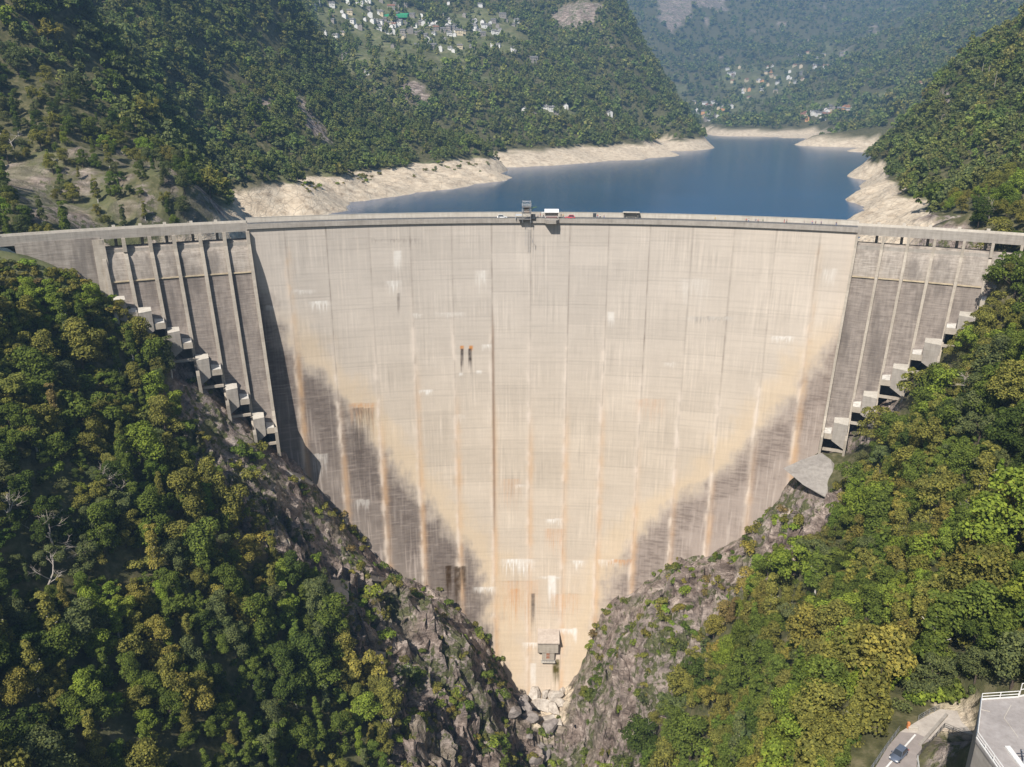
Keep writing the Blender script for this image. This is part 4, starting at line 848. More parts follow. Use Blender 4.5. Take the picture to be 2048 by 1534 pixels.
# ---- concrete patches on the cliffs
def slab(name, pts, D, th, label, mat=M_DECK, cat='concrete slab'):
    P3 = [G(x, y, d) for (x, y), d in zip(pts, D)]; c = sum(P3) / len(P3); nrm = np.cross(P3[1] - P3[0], P3[2] - P3[0]); nrm /= np.linalg.norm(nrm)
    if nrm @ (c - CAM) > 0: nrm = -nrm
    P3 = [p_ + nrm * th * .3 for p_ in P3]; Q = [p_ - nrm * th for p_ in P3]; n = len(P3); m = MB()
    m.add(P3 + Q, [tuple(range(n)), tuple(range(n, 2 * n))[::-1]] + [(i, (i + 1) % n, n + (i + 1) % n, n + i) for i in range(n)])
    o = m.build(name, mat); tag(o, label, cat); return o
def hD(px, py): p = hit('A', px, py, 150); return (p[1] + 340 - 1.5) if p is not None else 280
def cslab(name, pts, th, label, mat=M_DECK, cat='concrete slab'): slab(name, pts, [hD(*q) for q in pts], th, label, mat, cat)
cslab('anchor_slab', [(640, 1160), (694, 1164), (694, 1205), (672, 1222), (655, 1190)], 3, 'grey concrete slab propped on the left cliff above the treetops')
cslab('retaining_slab', [(572, 943), (632, 960), (622, 974), (600, 962)], 2.5, 'pale sloping concrete slab wedged against the dam under the left buckets')
cslab('ledge_slab', [(740, 1152), (768, 1156), (764, 1165), (738, 1162)], 2, 'small pale concrete ledge high on the left cliff')
cslab('anchor_block', [(738, 1300), (768, 1304), (768, 1318), (738, 1314)], 3, 'dull concrete block in the shaded hollow of the left cliff', cat='concrete block')
cslab('footing_block', [(797, 1332), (818, 1332), (816, 1346), (799, 1346)], 3, 'pale square concrete footing beside the shaded hollow', M_PALE, 'concrete block')
_pd = hD(1625, 955) - 3
slab('access_platform', [(1578, 946), (1618, 928), (1656, 915), (1672, 935), (1670, 1002), (1640, 988), (1602, 966)], [_pd + 4, _pd + 6, _pd + 8, _pd + 6, _pd - 8, _pd - 6, _pd], 6, 'broad grey concrete platform below the lowest right-hand bucket', mat_conc('platform_concrete', (.20, .18, .16), (.32, .295, .265)), cat='platform')
cslab('cliff_lining', [(1524, 1125), (1560, 1115), (1572, 1135), (1565, 1160), (1520, 1150)], 2, 'square patch of pale shotcrete at the edge of the right-hand trees', M_PALE, 'concrete patch')
# ---- terrace building, road, yard (lower right)
TZ = -38.0
def T(px, py, z=TZ): return GZ(px, py, z)
te = empty('terrace_building', (T(2000, 1450)[0], T(2000, 1450)[1], -64), 0, 'flat grey concrete terrace with white railing in the lower right corner', 'building')
tpos = Vector(te.location)
top = [T(1961, 1399), T(2040, 1393), T(2100, 1380), T(2300, 1420), T(2200, 1700), T(2040, 1600), T(1952, 1478)]
m = MB(); m.prism([(p_[0] - tpos.x, p_[1] - tpos.y) for p_ in top][::-1], TZ - .5 - tpos.z, TZ - tpos.z); m.build('terrace_slab', mat_conc('terrace_concrete', (.24, .215, .20), (.38, .35, .33)), te)
ins = [tpos + (Vector(p_) - tpos) * .97 for p_ in top]
m = MB(); m.prism([(p_.x - tpos.x, p_.y - tpos.y) for p_ in ins][::-1], -10, TZ - .5 - tpos.z); m.build('wall', M_DECK, te)
def rail(m, P, h=1.1, gap=2.0, r=.06):
    for u, v in zip(P[:-1], P[1:]):
        u, v = Vector(u) - tpos, Vector(v) - tpos
        for q_ in (h, h * .55): m.bar(u + Vector((0, 0, q_)), v + Vector((0, 0, q_)), r, 5)
        m.box(0, 0, 0, 0, 0, 0) if False else None
        n = max(1, round((v - u).length / gap))
        for i in range(n + 1): w_ = u.lerp(v, i / n); m.bar(w_, w_ + Vector((0, 0, h)), r * 1.1, 5)
        m.bar(u + Vector((0, 0, .12)), v + Vector((0, 0, .12)), .12, 4)
m = MB(); rail(m, [T(2200, 1700), T(2040, 1600), T(1953, 1477), T(1962, 1400)], 1.15, 2.0); m.build('railing', M_WHITE, te)
m = MB(); rail(m, [T(1962, 1400), T(2036, 1395)], 1.15, 2.4); rail(m, [T(2038, 1394), T(2100, 1381)], 2.4, 2.4); m.build('railing', M_WHITE, te)
m = MB(); u, v = Vector(T(2014, 1495, TZ + .01)) - tpos, Vector(T(2052, 1545, TZ + .01)) - tpos; dd = (v - u).normalized().cross(Vector((0, 0, 1))) * .35
m.hexa([u - dd, v - dd, v + dd, u + dd] + [x + Vector((0, 0, .3)) for x in (u - dd, v - dd, v + dd, u + dd)]); m.build('white_beam', M_WHITE, te)
m = MB(); u = Vector(T(2046, 1530)) - tpos; m.bar(u, u + Vector((0, 0, 3.2)), .12, 8); m.bar(u + Vector((-.7, 0, 2.4)), u + Vector((.7, 0, 2.4)), .07, 6); m.bar(u + Vector((-.5, 0, 1.8)), u + Vector((.5, 0, 1.8)), .06, 6); m.build('antenna_mast', M_STEEL, te)
m = MB()
for a_, b_ in (((2008, 1436), (2022, 1410)), ((2008, 1436), (2036, 1474)), ((1962, 1419), (1980, 1423))):
    u, v = Vector(T(*a_, TZ + .02)) - tpos, Vector(T(*b_, TZ + .02)) - tpos; m.bar(u, v, .05, 4)
m.build('slab_joint', M_PALE, te)
RZ = -63.3
def Rr(px, py, z=RZ): return GZ(px, py, z)
rp = [Rr(1735, 1560), Rr(1776, 1493), Rr(1800, 1464), Rr(1832, 1466), Rr(1862, 1480), Rr(1834, 1517), Rr(1832, 1575)]
m = MB(); m.add([tuple(p_) for p_ in rp] + [(p_[0], p_[1], RZ - 3) for p_ in rp], [tuple(range(7))] + [(i, (i + 1) % 7, 7 + (i + 1) % 7, 7 + i) for i in range(7)]); o = m.build('road', simple('old_asphalt', (.27, .235, .215), .95, .12, .7)); o['kind'] = 'structure'
ap = [Rr(1832, 1466, RZ - .1), Rr(1800, 1464, RZ - .1), Rr(1838, 1440, RZ - .1), Rr(1880, 1418, RZ - .1), Rr(1950, 1425, RZ - .1), Rr(1950, 1470, RZ - .1), Rr(1889, 1455, RZ - .1), Rr(1862, 1480, RZ - .1)]
m = MB(); m.add([tuple(p_) for p_ in ap] + [(p_[0], p_[1], RZ - 3.5) for p_ in ap], [tuple(range(8))] + [(i, (i + 1) % 8, 8 + (i + 1) % 8, 8 + i) for i in range(8)]); o = m.build('pavement', mat_conc('yard_concrete', (.33, .29, .25), (.52, .47, .41))); o['kind'] = 'structure'
def strip(name, a_, b_, w_, mat, z, th=.02):
    u, v = Vector(Rr(*a_, z)), Vector(Rr(*b_, z)); dd = (v - u).normalized().cross(Vector((0, 0, 1))) * w_ / 2; m = MB()
    m.hexa([u - dd, v - dd, v + dd, u + dd] + [x + Vector((0, 0, th)) for x in (u - dd, v - dd, v + dd, u + dd)]); return m.build(name, mat)
o = strip('road_marking', (1768, 1540), (1831, 1469), .28, M_WHITE, RZ + .004, .01); o['kind'] = 'structure'
car(P_GREY, Rr(1797, 1512, RZ + .015), math.atan2(Rr(1829, 1478)[1] - Rr(1797, 1512)[1], Rr(1829, 1478)[0] - Rr(1797, 1512)[0]) + math.pi, 'dark grey car on the narrow road in the lower right corner')
def fence(name, P, h, label, mat, gap=1.6, r=.05, rails=(1, .6, .25)):
    o0 = Vector(P[0]); t = empty(name, o0, 0, label, 'fence'); m = MB()
    for u, v in zip(P[:-1], P[1:]):
        u, v = Vector(u) - o0, Vector(v) - o0; n = max(1, round((v - u).length / gap))
        for q_ in rails: m.bar(u + Vector((0, 0, h * q_)), v + Vector((0, 0, h * q_)), r * .8, 5)
    m.build('rail', mat, t)
    for u, v in zip(P[:-1], P[1:]):
        u, v = Vector(u) - o0, Vector(v) - o0; n = max(1, round((v - u).length / gap))
        for i in range(n): w_ = u.lerp(v, i / n); m = MB(); m.bar(w_ - Vector((0, 0, .2)), w_ + Vector((0, 0, h)), r, 6); m.build('post', mat, t)
    return t
fence('road_fence', [Rr(1738, 1548), Rr(1775, 1494), Rr(1798, 1463)], 1.3, 'pale wire fence along the outer edge of the narrow road', M_STEEL)
fence('yard_fence', [Rr(1836, 1441), Rr(1858, 1428), Rr(1880, 1418)], 1.2, 'pale railing beside the concrete yard above the road', M_STEEL)
fence('corner_fence', [Rr(1834, 1517), Rr(1888, 1455), Rr(1924, 1470)], 1.0, 'dark railing round the scrubby corner plot beside the road', simple('dark_rail', (.06, .055, .05), .7))
t = empty('marker_post', Rr(1816, 1456), 0, 'orange painted marker post on a pale block where road meets yard', 'post')
m = MB(); m.box(-.22, .22, -.22, .22, 0, 1.3); m.build('post', simple('orange_paint', (.55, .22, .08), .7), t, bevel=.03); m = MB(); m.box(-.1, 1.6, -.5, .1, -.1, .55); m.build('block', M_PALE, t, bevel=.04)
o = strip('retaining_wall', (1834, 1517), (1888, 1455), .5, M_DECK, RZ - 3, 3.25); tag(o, 'low dark-topped concrete wall along the inner side of the narrow road', 'wall')
fence('guard_rail', [Rr(1834, 1519), Rr(1840, 1570)], 1.0, 'white guard rail at the bottom edge beside the narrow road', M_WHITE)
# ================================================================== VEGETATION
def leafmat(name, dark=False):
    k = N(name); a = k.n('Attribute', attribute_name='tint', attribute_type='INSTANCER').outputs['Color']
    nz = k.noise(k.n('TexCoord').outputs['Object'], .55, 3, .6)
    rnd = k.n('NewGeometry').outputs['Random Per Island']
    f = k.math('ADD', k.math('MULTIPLY', nz, 1.1), k.math('MULTIPLY', rnd, .7))
    col = k.mix(1.0, a, k.ramp(f, [(.45, (.62, .60, .58)), (.9, (1.0, 1.0, 1.0)), (1.25, (1.5, 1.38, 1.1))]), 'MULTIPLY')
    d = k.n('BsdfDiffuse', {'Color': col}); tr_ = k.n('BsdfTranslucent', {'Color': k.mix(1.0, col, (1.15, 1.25, .6), 'MULTIPLY')})
    m1 = k.n('MixShader', {0: .28, 1: d.outputs[0], 2: tr_.outputs[0]}); k.t.links.new(m1.outputs[0], k.out.inputs[0]); return k.m
M_LEAF = leafmat('leaves')
M_BARK = simple('bark', (.085, .065, .05), .95, .3, 4); M_DEADW = simple('bleached_wood', (.42, .37, .32), .9, .2, 2); M_BIRCH = simple('birch_bark', (.5, .47, .42), .9, .2, 2)
def crown_mesh(seed, kind, nq, qs):
    r = np.random.default_rng(seed); lobes = []
    if kind == 'round':
        ex = r.uniform(.75, 1.3)
        for i in range(19):
            a = r.uniform(0, 6.28); q = r.uniform(0, 3.3); z = 6.0 + r.uniform(-2.6, 2.9) - q * .5; lobes.append((q * ex * math.cos(a), q / ex * math.sin(a), z, r.uniform(.55, 1.7)))
        lobes.append((.3, 0, 7.8, 1.5))
    elif kind == 'wide':
        for i in range(22):
            a = r.uniform(0, 6.28); q = r.uniform(.3, 4.3); lobes.append((q * 1.15 * math.cos(a), q * .85 * math.sin(a), 5.6 + r.uniform(-1.8, 2.2) - q * .35, r.uniform(.6, 1.6)))
    elif kind == 'tall':
        for i in range(12):
            z = r.uniform(2.6, 10.2); a = r.uniform(0, 6.28); q = r.uniform(0, 1.5) * (1 - abs(z - 6) / 8); lobes.append((q * math.cos(a), q * math.sin(a), z, r.uniform(.8, 1.5) * (1.1 - .05 * z)))
    elif kind == 'cone':
        for i in range(9):
            z = 1.8 + i * 1.15; R = 2.6 * (1 - z / 13)
            for j in range(5): a = j * 1.257 + i * .6 + r.uniform(-.3, .3); lobes.append((R * .6 * math.cos(a), R * .6 * math.sin(a), z + r.uniform(-.3, .3), R * .5 + .12))
    elif kind == 'shrub':
        for i in range(7):
            a = r.uniform(0, 6.28); q = r.uniform(0, 1.5); lobes.append((q * math.cos(a), q * math.sin(a), .9 + r.uniform(-.3, .7), r.uniform(.6, 1.0)))
    L = np.array(lobes); wts = L[:, 3] ** 2; li = r.choice(len(L), nq * 2, p=wts / wts.sum())
    d = r.normal(size=(nq * 2, 3)); d[:, 2] = np.where(d[:, 2] < -.35 * np.abs(d[:, 2]) - .3, -d[:, 2], d[:, 2]); d /= np.linalg.norm(d, axis=1)[:, None]
    P = L[li, :3] + d * L[li, 3:4] * r.uniform(.72, 1.12, (nq * 2, 1)) * np.array([1, 1, .85])
    dist = np.linalg.norm(P[:, None] - L[None, :, :3], axis=2) / L[None, :, 3]; keep = np.where(dist.min(1) > .62)[0][:nq]
    P, d = P[keep], d[keep]; n = len(P)
    nn = d * 1.0 + r.normal(size=(n, 3)) * .55 + [0, 0, .35]; nn /= np.linalg.norm(nn, axis=1)[:, None]
    u = np.cross(nn, r.normal(size=(n, 3))); u /= np.linalg.norm(u, axis=1)[:, None]; v = np.cross(nn, u); s_ = (qs * r.uniform(.55, 1.3, n))[:, None]
    ft = r.uniform(.1, .5, (n, 1)) * s_
    q = np.stack([P - u * s_ * .5, P - v * s_ * .42 + nn * ft * .5, P + u * s_ * .5 - nn * ft * .3, P + v * s_ * .42 + nn * ft * .2], 1).reshape(-1, 3)
    f = np.arange(n * 4).reshape(-1, 4); me = bpy.data.meshes.new('crown'); me.vertices.add(len(q)); me.vertices.foreach_set('co', q.astype(np.float32).ravel())
    me.loops.add(n * 4); me.loops.foreach_set('vertex_index', f.ravel().astype(np.int32)); me.polygons.add(n); me.polygons.foreach_set('loop_start', np.arange(0, n * 4, 4, dtype=np.int32)); me.update(calc_edges=True); me.materials.append(M_LEAF)
    return me
def trunk_mesh(seed, kind, mat):
    r = random.Random(seed); m = MB(); h = {'round': 6.5, 'wide': 5, 'tall': 8.5, 'cone': 10, 'shrub': .8}[kind]
    top = Vector((r.uniform(-.3, .3), r.uniform(-.3, .3), h)); mid = Vector((r.uniform(-.2, .2), r.uniform(-.2, .2), h * .5)); rb = .24 if kind != 'shrub' else .1
    m.bar((0, 0, -1.5), mid, rb, 7, rb * .7); m.bar(mid, top, rb * .7, 6, rb * .25)
    for i in range(6 if kind in ('round', 'wide') else 3):
        a = r.uniform(0, 6.28); z = h * r.uniform(.35, .8); q = r.uniform(1.0, 2.3 if kind == 'wide' else 1.6) * (.4 if kind == 'shrub' else 1); m.bar((0, 0, z), (q * math.cos(a), q * math.sin(a), z + q * .8), rb * .4, 5, rb * .12)
    me = m.build('tmp', mat); d = me.data; bpy.data.objects.remove(me); return d
KINDS_ = [('broadleaf_tree', 'round', 1, 4000, .37), ('broadleaf_tree', 'round', 2, 3800, .34), ('broadleaf_tree', 'round', 3, 3800, .38), ('broadleaf_tree', 'wide', 4, 4400, .37), ('broadleaf_tree', 'wide', 5, 3800, .42),
          ('slender_tree', 'tall', 6, 2600, .34), ('conifer_tree', 'cone', 7, 1800, .5), ('shrub', 'shrub', 8, 420, .42), ('shrub', 'shrub', 9, 380, .46),
          ('broadleaf_tree', 'round', 10, 300, 1.3), ('broadleaf_tree', 'wide', 11, 340, 1.35), ('conifer_tree', 'cone', 12, 260, 1.2), ('broadleaf_tree', 'round', 13, 80, 2.6), ('broadleaf_tree', 'wide', 14, 90, 2.8)]
CM = [crown_mesh(s_, kd, n, q) for _, kd, s_, n, q in KINDS_]; TM = [trunk_mesh(s_, kd, M_BIRCH if kd == 'tall' else M_BARK) for _, kd, s_, _, _ in KINDS_]
PAL = {'dark green': (0.063, 0.092, 0.025), 'green': (0.106, 0.143, 0.033), 'bright green': (0.172, 0.229, 0.041), 'olive': (0.169, 0.171, 0.048), 'yellowish': (0.218, 0.201, 0.055), 'brownish': (0.187, 0.151, 0.069), 'grey-green': (0.106, 0.129, 0.055)}
PN = list(PAL); PV = np.array([PAL[k_2] for k_2 in PN])
class Hash:
    def __init__(s, c): s.c = c; s.d = {}
    def ok(s, p, r):
        k_2 = tuple((p // s.c).astype(int)); rr_ = r * r
        for i in (-1, 0, 1):
            for j in (-1, 0, 1):
                for l in (-1, 0, 1):
                    for q in s.d.get((k_2[0] + i, k_2[1] + j, k_2[2] + l), ()):
                        if (q[0] - p[0]) ** 2 + (q[1] - p[1]) ** 2 + (q[2] - p[2]) ** 2 < rr_: return False
        s.d.setdefault(k_2, []).append(p); return True
def scatter(V, dens, cell, count, cull=None, seed=1):
    r = np.random.default_rng(seed); n, m = V.shape[:2]
    e1 = V[1:, :-1] - V[:-1, :-1]; e2 = V[:-1, 1:] - V[:-1, :-1]; ar = np.linalg.norm(np.cross(e1, e2), axis=2); wt = ar * (dens[:-1, :-1] > 0)
    px, py, w_ = proj(V[:-1, :-1]); wt = wt * ((px > -480) & (px < 2530) & (py > -170) & (py < 1720) & (w_ > 40)); 
    idx = r.choice(wt.size, count, p=(wt / wt.sum()).ravel()); i, j = idx // (m - 1), idx % (m - 1); a, b = r.uniform(size=(2, count, 1))
    P = V[i, j] * (1 - a) * (1 - b) + V[i + 1, j] * a * (1 - b) + V[i, j + 1] * (1 - a) * b + V[i + 1, j + 1] * a * b
    sz = np.clip(r.lognormal(0, .33, count), .45, 1.8); H = Hash(cell * 1.6); out = []
    for q in range(count):
        if H.ok(P[q], cell * (.55 + .45 * sz[q])): out.append(q)
    out = np.array(out); out = out[r.uniform(size=len(out)) < dens[i[out], j[out]]]; return P[out], sz[out], dens[i[out], j[out]], (i[out], j[out])
pts, scl, kin, col, reg = [], [], [], [], []
def pick_col(P, r, bias):
    f = fbm(P[:, 0] / 38, P[:, 1] / 38, P[:, 2] / 38, 3) + r.normal(0, .42, len(P)) + bias - .08
    c = np.digitize(f, [-.7, -.35, .15, .6, .95, 1.35]); order = [0, 6, 1, 3, 2, 4, 5]
    return np.array(order)[c]
def emit(P, sz, kd, ci, rg): pts.append(P); scl.append(sz); kin.append(kd); col.append(ci); reg.append(np.full(len(P), rg))
r = np.random.default_rng(5)
# gorge slopes
V, rk, _ = PATCH['A']; pxA, pyA, wA = proj(V)
dn = np.where(rk > .5, .0, 1.0)
clear = inpoly(pxA, pyA, [(1725, 1560), (1765, 1485), (1790, 1450), (1850, 1395), (1885, 1330), (1905, 1250), (1940, 1300), (1950, 1390), (2300, 1360), (2300, 1800), (1700, 1800)])
dn = np.where(clear, .0, dn); rad = np.hypot(V[..., 0] - CX, V[..., 1] - CY); phA = np.degrees(np.arctan2(V[..., 0] - CX, V[..., 1] - CY)); dn = np.where(rad > R0 - np.where((phA < -27.5) | (phA > 31.5), 7, 21), 0, dn)
notch = inpoly(pxA, pyA, [(200, 560), (330, 620), (420, 720), (560, 860), (560, 900), (420, 790), (300, 680), (180, 600)]); notch |= inpoly(pxA, pyA, [(1600, 960), (1640, 900), (1700, 860), (1780, 790), (1850, 730), (1950, 600), (1990, 590), (1990, 640), (1900, 735), (1800, 850), (1715, 935), (1690, 1010), (1640, 1010)]); dn = np.where(notch, .0, dn)
thin = sstep(.1, .5, fbm(V[..., 0] / 26, V[..., 1] / 26, V[..., 2] / 26, 3)); dn = dn * (1 - .55 * thin)
P, sz, _, ij = scatter(V, dn, 4.9, 32000, seed=11)
kd = r.choice(7, len(P), p=[.20, .19, .14, .13, .12, .18, .04]); kd[(kd == 6) & (P[:, 0] < 0)] = 1
qx, qy, qw = proj(P); bias = np.where(qx > 1024, .12, .02) + .35 * (qy > 1000) * (qx > 1300) + .2 * ((qx < 500) & (qy < 900) & (qy > 560))
emit(P, sz * np.where(qw < 190, 1.25, 1.14), kd, pick_col(P, r, bias), 0)
dn = np.where((rk > .5) & ~clear & (rad < R0 - 10), (sstep(.05, .55, fbm(V[..., 0] / 15, V[..., 1] / 15, V[..., 2] / 15, 4)) * .75 + .03) * ~inpoly(pxA, pyA, [(1030, 1300), (1150, 1300), (1150, 1400), (1030, 1400)]), 0.0)
dn = np.maximum(dn, clear * ~inpoly(pxA, pyA, [(1725, 1560), (1790, 1450), (1880, 1410), (1955, 1420), (1950, 1390), (2300, 1360), (2300, 1800), (1850, 1600)]) * .22)
roadpoly = inpoly(pxA, pyA, [(1715, 1600), (1760, 1490), (1800, 1450), (1880, 1400), (2300, 1350), (2300, 1800), (1840, 1800)])
ug = np.where((rk < .5) & ~roadpoly & ~notch & (rad < R0 - 12), .55, 0.0)
mound = inpoly(pxA, pyA, [(-160, 440), (120, 470), (250, 620), (200, 680), (-160, 660)]) & (rad < R0 - 4) & (V[..., 2] > -60)
Pm, sm, _, _ = scatter(V, mound * .95, 2.4, 6000, seed=31); emit(Pm, sm * 1.15, r.choice([7, 8], len(Pm)), pick_col(Pm, r, .25), 6)
Pu, su, _, _ = scatter(V, ug, 3.4, 15000, seed=21); emit(Pu, su * 1.1, r.choice([7, 8], len(Pu)), pick_col(Pu, r, .1), 5)
dn = np.maximum(dn, ((phA < -27.5) & (rad > R0 - 95) & (rad < R0 - 3) & (V[..., 2] > -60)) * .6)
P, sz, _, ij = scatter(V, dn, 2.2, 12000, seed=12); kd = r.choice([7, 8], len(P)); emit(P, sz * 1.05, kd, pick_col(P, r, .35), 1)
# lakeside
V, rk, sh = PATCH['B']; pxB, pyB, wB = proj(V)
dn = np.where((rk > .5) | (sh > .1) | (V[..., 2] < -13), 0, 1.0); dn *= ~(np.hypot(V[..., 0] - CX, V[..., 1] - CY) < R0 + 6) * 1.0
dn = np.where((np.abs(V[..., 0]) < 170) & (V[..., 1] < 20), 0, dn)
op = inpoly(pxB, pyB, [(0, 315), (200, 300), (330, 330), (450, 430), (470, 480), (0, 480)]); dn = np.where(op & (dn > 0), .85, dn) * (1 - .6 * sstep(.22, .5, fbm(V[..., 0] / 55, V[..., 1] / 55, V[..., 2] / 40, 4)))
P, sz, _, ij = scatter(V, dn, 5.6, 42000, seed=13); qx, qy, qw = proj(P)
near = qw < 430; kd = np.where(near, r.choice([0, 1, 3, 5], len(P), p=[.3, .3, .2, .2]), r.choice([9, 10, 11], len(P), p=[.52, .40, .08]))
emit(P, sz * np.where(near, .95, 1.12), kd, pick_col(P, r, np.where(qx > 1500, .25, .0)), 2)
dn = np.where(((sh > .1) | (rk > .5)) & (V[..., 2] > -22), sstep(.2, .5, fbm(V[..., 0] / 20, V[..., 1] / 20, 3, 3)), 0) * (np.hypot(V[..., 0] - CX, V[..., 1] - CY) > R0 + 6)
dn = dn * sstep(-22, -12, V[..., 2]); P, sz, _, ij = scatter(V, dn, 4, 3000, seed=14); emit(P, sz * .9, r.choice([7, 8], len(P)), pick_col(P, r, .4), 1)
# village hill
V, rk, sh, md = PATCH['C']; dn = np.where((rk > .5) | (sh > .1) | (V[..., 2] < -12), 0, 1.0); dn = dn * np.where(md > .2, .24, 1) * (1 - .6 * sstep(.25, .55, fbm(V[..., 0] / 110, V[..., 1] / 110, V[..., 2] / 60, 4)))
P, sz, _, ij = scatter(V, dn, 8.0, 60000, seed=15); kd = r.choice([9, 10, 12, 13, 11], len(P), p=[.2, .2, .3, .25, .05]); emit(P, sz * 1.25, kd, pick_col(P, r, .05), 3)
V, rk, sh, md = PATCH['D']; dn = np.where((rk > .5) | (sh > .1) | (V[..., 2] < -8) | hideD, 0, 1.0) * np.where(md > .2, .25, 1)
pD, qD, wD = proj(V); dn = dn * (2600 / np.clip(wD, 1200, 5000)) ** 1.2
P, sz, _, ij = scatter(V, dn, 15.0, 42000, seed=16); emit(P, sz * 2.0, r.choice([12, 13], len(P)), pick_col(P, r, .0), 4)
EDGE = ([-200, 0, 60, 150, 250, 330, 400, 455, 510, 570, 571, 1562, 1640, 1700, 1760, 1830, 1890, 1950, 1985, 2000, 2300], [520, 530, 545, 560, 602, 665, 745, 800, 850, 905, 0, 0, 1015, 885, 812, 752, 695, 610, 560, 492, 470])
for q in range(len(pts)):
    if len(reg[q]) == 0 or reg[q][0] not in (0, 1, 5, 6): continue
    bx, by_, bw = proj(pts[q]); tx, ty, tw = proj(pts[q] + np.stack([0 * scl[q], 0 * scl[q], np.where(np.isin(kin[q], [7, 8]), 2.2, 9.0) * scl[q]], 1))
    road_ = inpoly(tx, ty, [(1700, 1600), (1745, 1470), (1785, 1425), (1880, 1390), (1962, 1392), (1955, 1500), (1850, 1590)])
    keep = (ty > np.interp(tx, *EDGE) - 4) | (np.isin(kin[q], [7, 8]) & (tx < 230) & (ty > 500 + .28 * np.maximum(tx, 0)))
    for ox, oy in ((12, 6), (26, 14), (22, 30)):
        road_ = road_ | ((bw < 190) & inpoly(tx + ox, ty + oy, [(1745, 1600), (1776, 1488), (1800, 1458), (1880, 1408), (1955, 1410), (1955, 1600)]))
    keep &= ~(road_ & ~(np.isin(kin[q], [7, 8]) & inpoly(bx, by_, [(1892, 1475), (1950, 1485), (1960, 1560), (1855, 1560), (1850, 1525)])))
    keep &= ~inpoly(tx, ty, [(1025, 1270), (1160, 1270), (1160, 1425), (1025, 1425)]) & ~((bx > 1555) & (bx < 1660) & (by_ < 1015) & (by_ > 850)); pts[q], scl[q], kin[q], col[q], reg[q] = pts[q][keep], scl[q][keep], kin[q][keep], col[q][keep], reg[q][keep]
pts = np.concatenate(pts); scl = np.concatenate(scl); kin = np.concatenate(kin); col = np.concatenate(col); reg = np.concatenate(reg)
# which trees show largest: a coarse map of the picture, painted far to near
px, py, w_ = proj(pts + np.stack([0 * scl, 0 * scl, 5.5 * scl * np.where(np.isin(kin, [7, 8]), .2, 1)], 1)); rad_ = np.where(np.isin(kin, [7, 8]), 1.5, 3.6) * scl / w_ * F
CELL = 6; W_, H_ = 2048 // CELL + 1, 1534 // CELL + 1; buf = np.full((H_, W_), -1)
for i in np.argsort(-w_):
    if w_[i] < 30 or px[i] < -60 or px[i] > 2108 or py[i] < -60 or py[i] > 1600: continue
    q = max(rad_[i], CELL * .5); x0, x1, y0, y1 = [int(v) for v in ((px[i] - q) / CELL, (px[i] + q) / CELL + 1, (py[i] - q * 1.1) / CELL, (py[i] + q * 1.1) / CELL + 1)]
    buf[max(0, y0):max(0, y1), max(0, x0):max(0, x1)] = i
cnt = np.bincount(buf[buf >= 0], minlength=len(pts)); solo = np.argsort(-cnt)[:INDIV]
PROTO_AT = {}                             # every crown shape is a real tree somewhere in view
for kq in range(len(KINDS_)):
    if not (kin[solo] == kq).any():
        c = np.where((kin == kq) & (cnt > 0))[0]; c = c if len(c) else np.where(kin == kq)[0]; b = c[np.argmax(cnt[c])]; solo = np.append(solo[:-1], b) if False else np.append(solo, b)
proto = {}
CN = {'round': 'rounded', 'wide': 'broad-crowned', 'tall': 'slender upright', 'cone': 'pointed conifer', 'shrub': 'low bushy'}
def where_is(x, y, rg):
    if rg >= 5: rg = 0
    if rg == 1 and y > 480: return ('on the left cliff' if x < 1060 else 'on the right cliff' if x < 1760 else 'in the scrub beside the road')
    if rg == 4: return 'on the far mountainside'
    if rg == 3: return 'on the village hillside'
    if rg == 2 or y < 480:
        if x < 460: return 'on the hill behind the left abutment'
        if x > 1500: return 'on the hill behind the right abutment'
        return 'on the wooded slope left of the lake'
    if x < 1060:
        row = 'beside the left spillway wing' if y < 760 else 'midway up the left slope' if y < 1050 else 'low on the left slope' if y < 1300 else 'along the bottom left edge'
        return row + (' at the picture edge' if x < 170 else '' if x < 400 else ' by the cliff')
    row = 'below the right end of the deck' if y < 760 else 'midway up the right slope' if y < 1050 else 'low on the right slope' if y < 1300 else 'along the bottom right edge'
    return row + (' by the cliff' if x < 1560 else '' if x < 1850 else ' at the picture edge')
for i in solo:
    kq = kin[i]; nm, kd_, _, _, _ = KINDS_[kq]; t = empty(nm, pts[i] - [0, 0, .3]); s_ = scl[i]; t.scale = (s_, s_, s_); t.rotation_euler = (0, 0, random.uniform(0, 6.28))
    c = bpy.data.objects.new('crown', CM[kq]); link(c, t); c['tint'] = [float(v) for v in PV[col[i]] * random.uniform(.88, 1.15)]
    o = bpy.data.objects.new('trunk', TM[kq]); link(o, t); proto.setdefault(kq, c)
    cat = {'broadleaf_tree': 'tree', 'slender_tree': 'tree', 'conifer_tree': 'conifer', 'shrub': 'shrub'}[nm]
    size = 'large' if s_ > 1.25 else 'small' if s_ < .85 else ''
    lab = ' '.join(('%s %s %s %s %s' % (size, CN[kd_], PN[col[i]], {'conifer_tree': 'tree', 'shrub': 'shrub'}.get(nm, 'tree'), where_is(px[i], py[i], reg[i]))).split())
    UNIQ.append((t, lab, cat, {'tree': 'trees on the gorge slopes', 'conifer': 'conifers among the broadleaf trees', 'shrub': 'shrubs on the cliffs'}[cat], px[i], py[i]))
rest = np.setdiff1d(np.arange(len(pts)), solo); n = len(rest)
me = bpy.data.meshes.new('forest'); me.vertices.add(n); me.vertices.foreach_set('co', (pts[rest] - [0, 0, .3]).astype(np.float32).ravel())
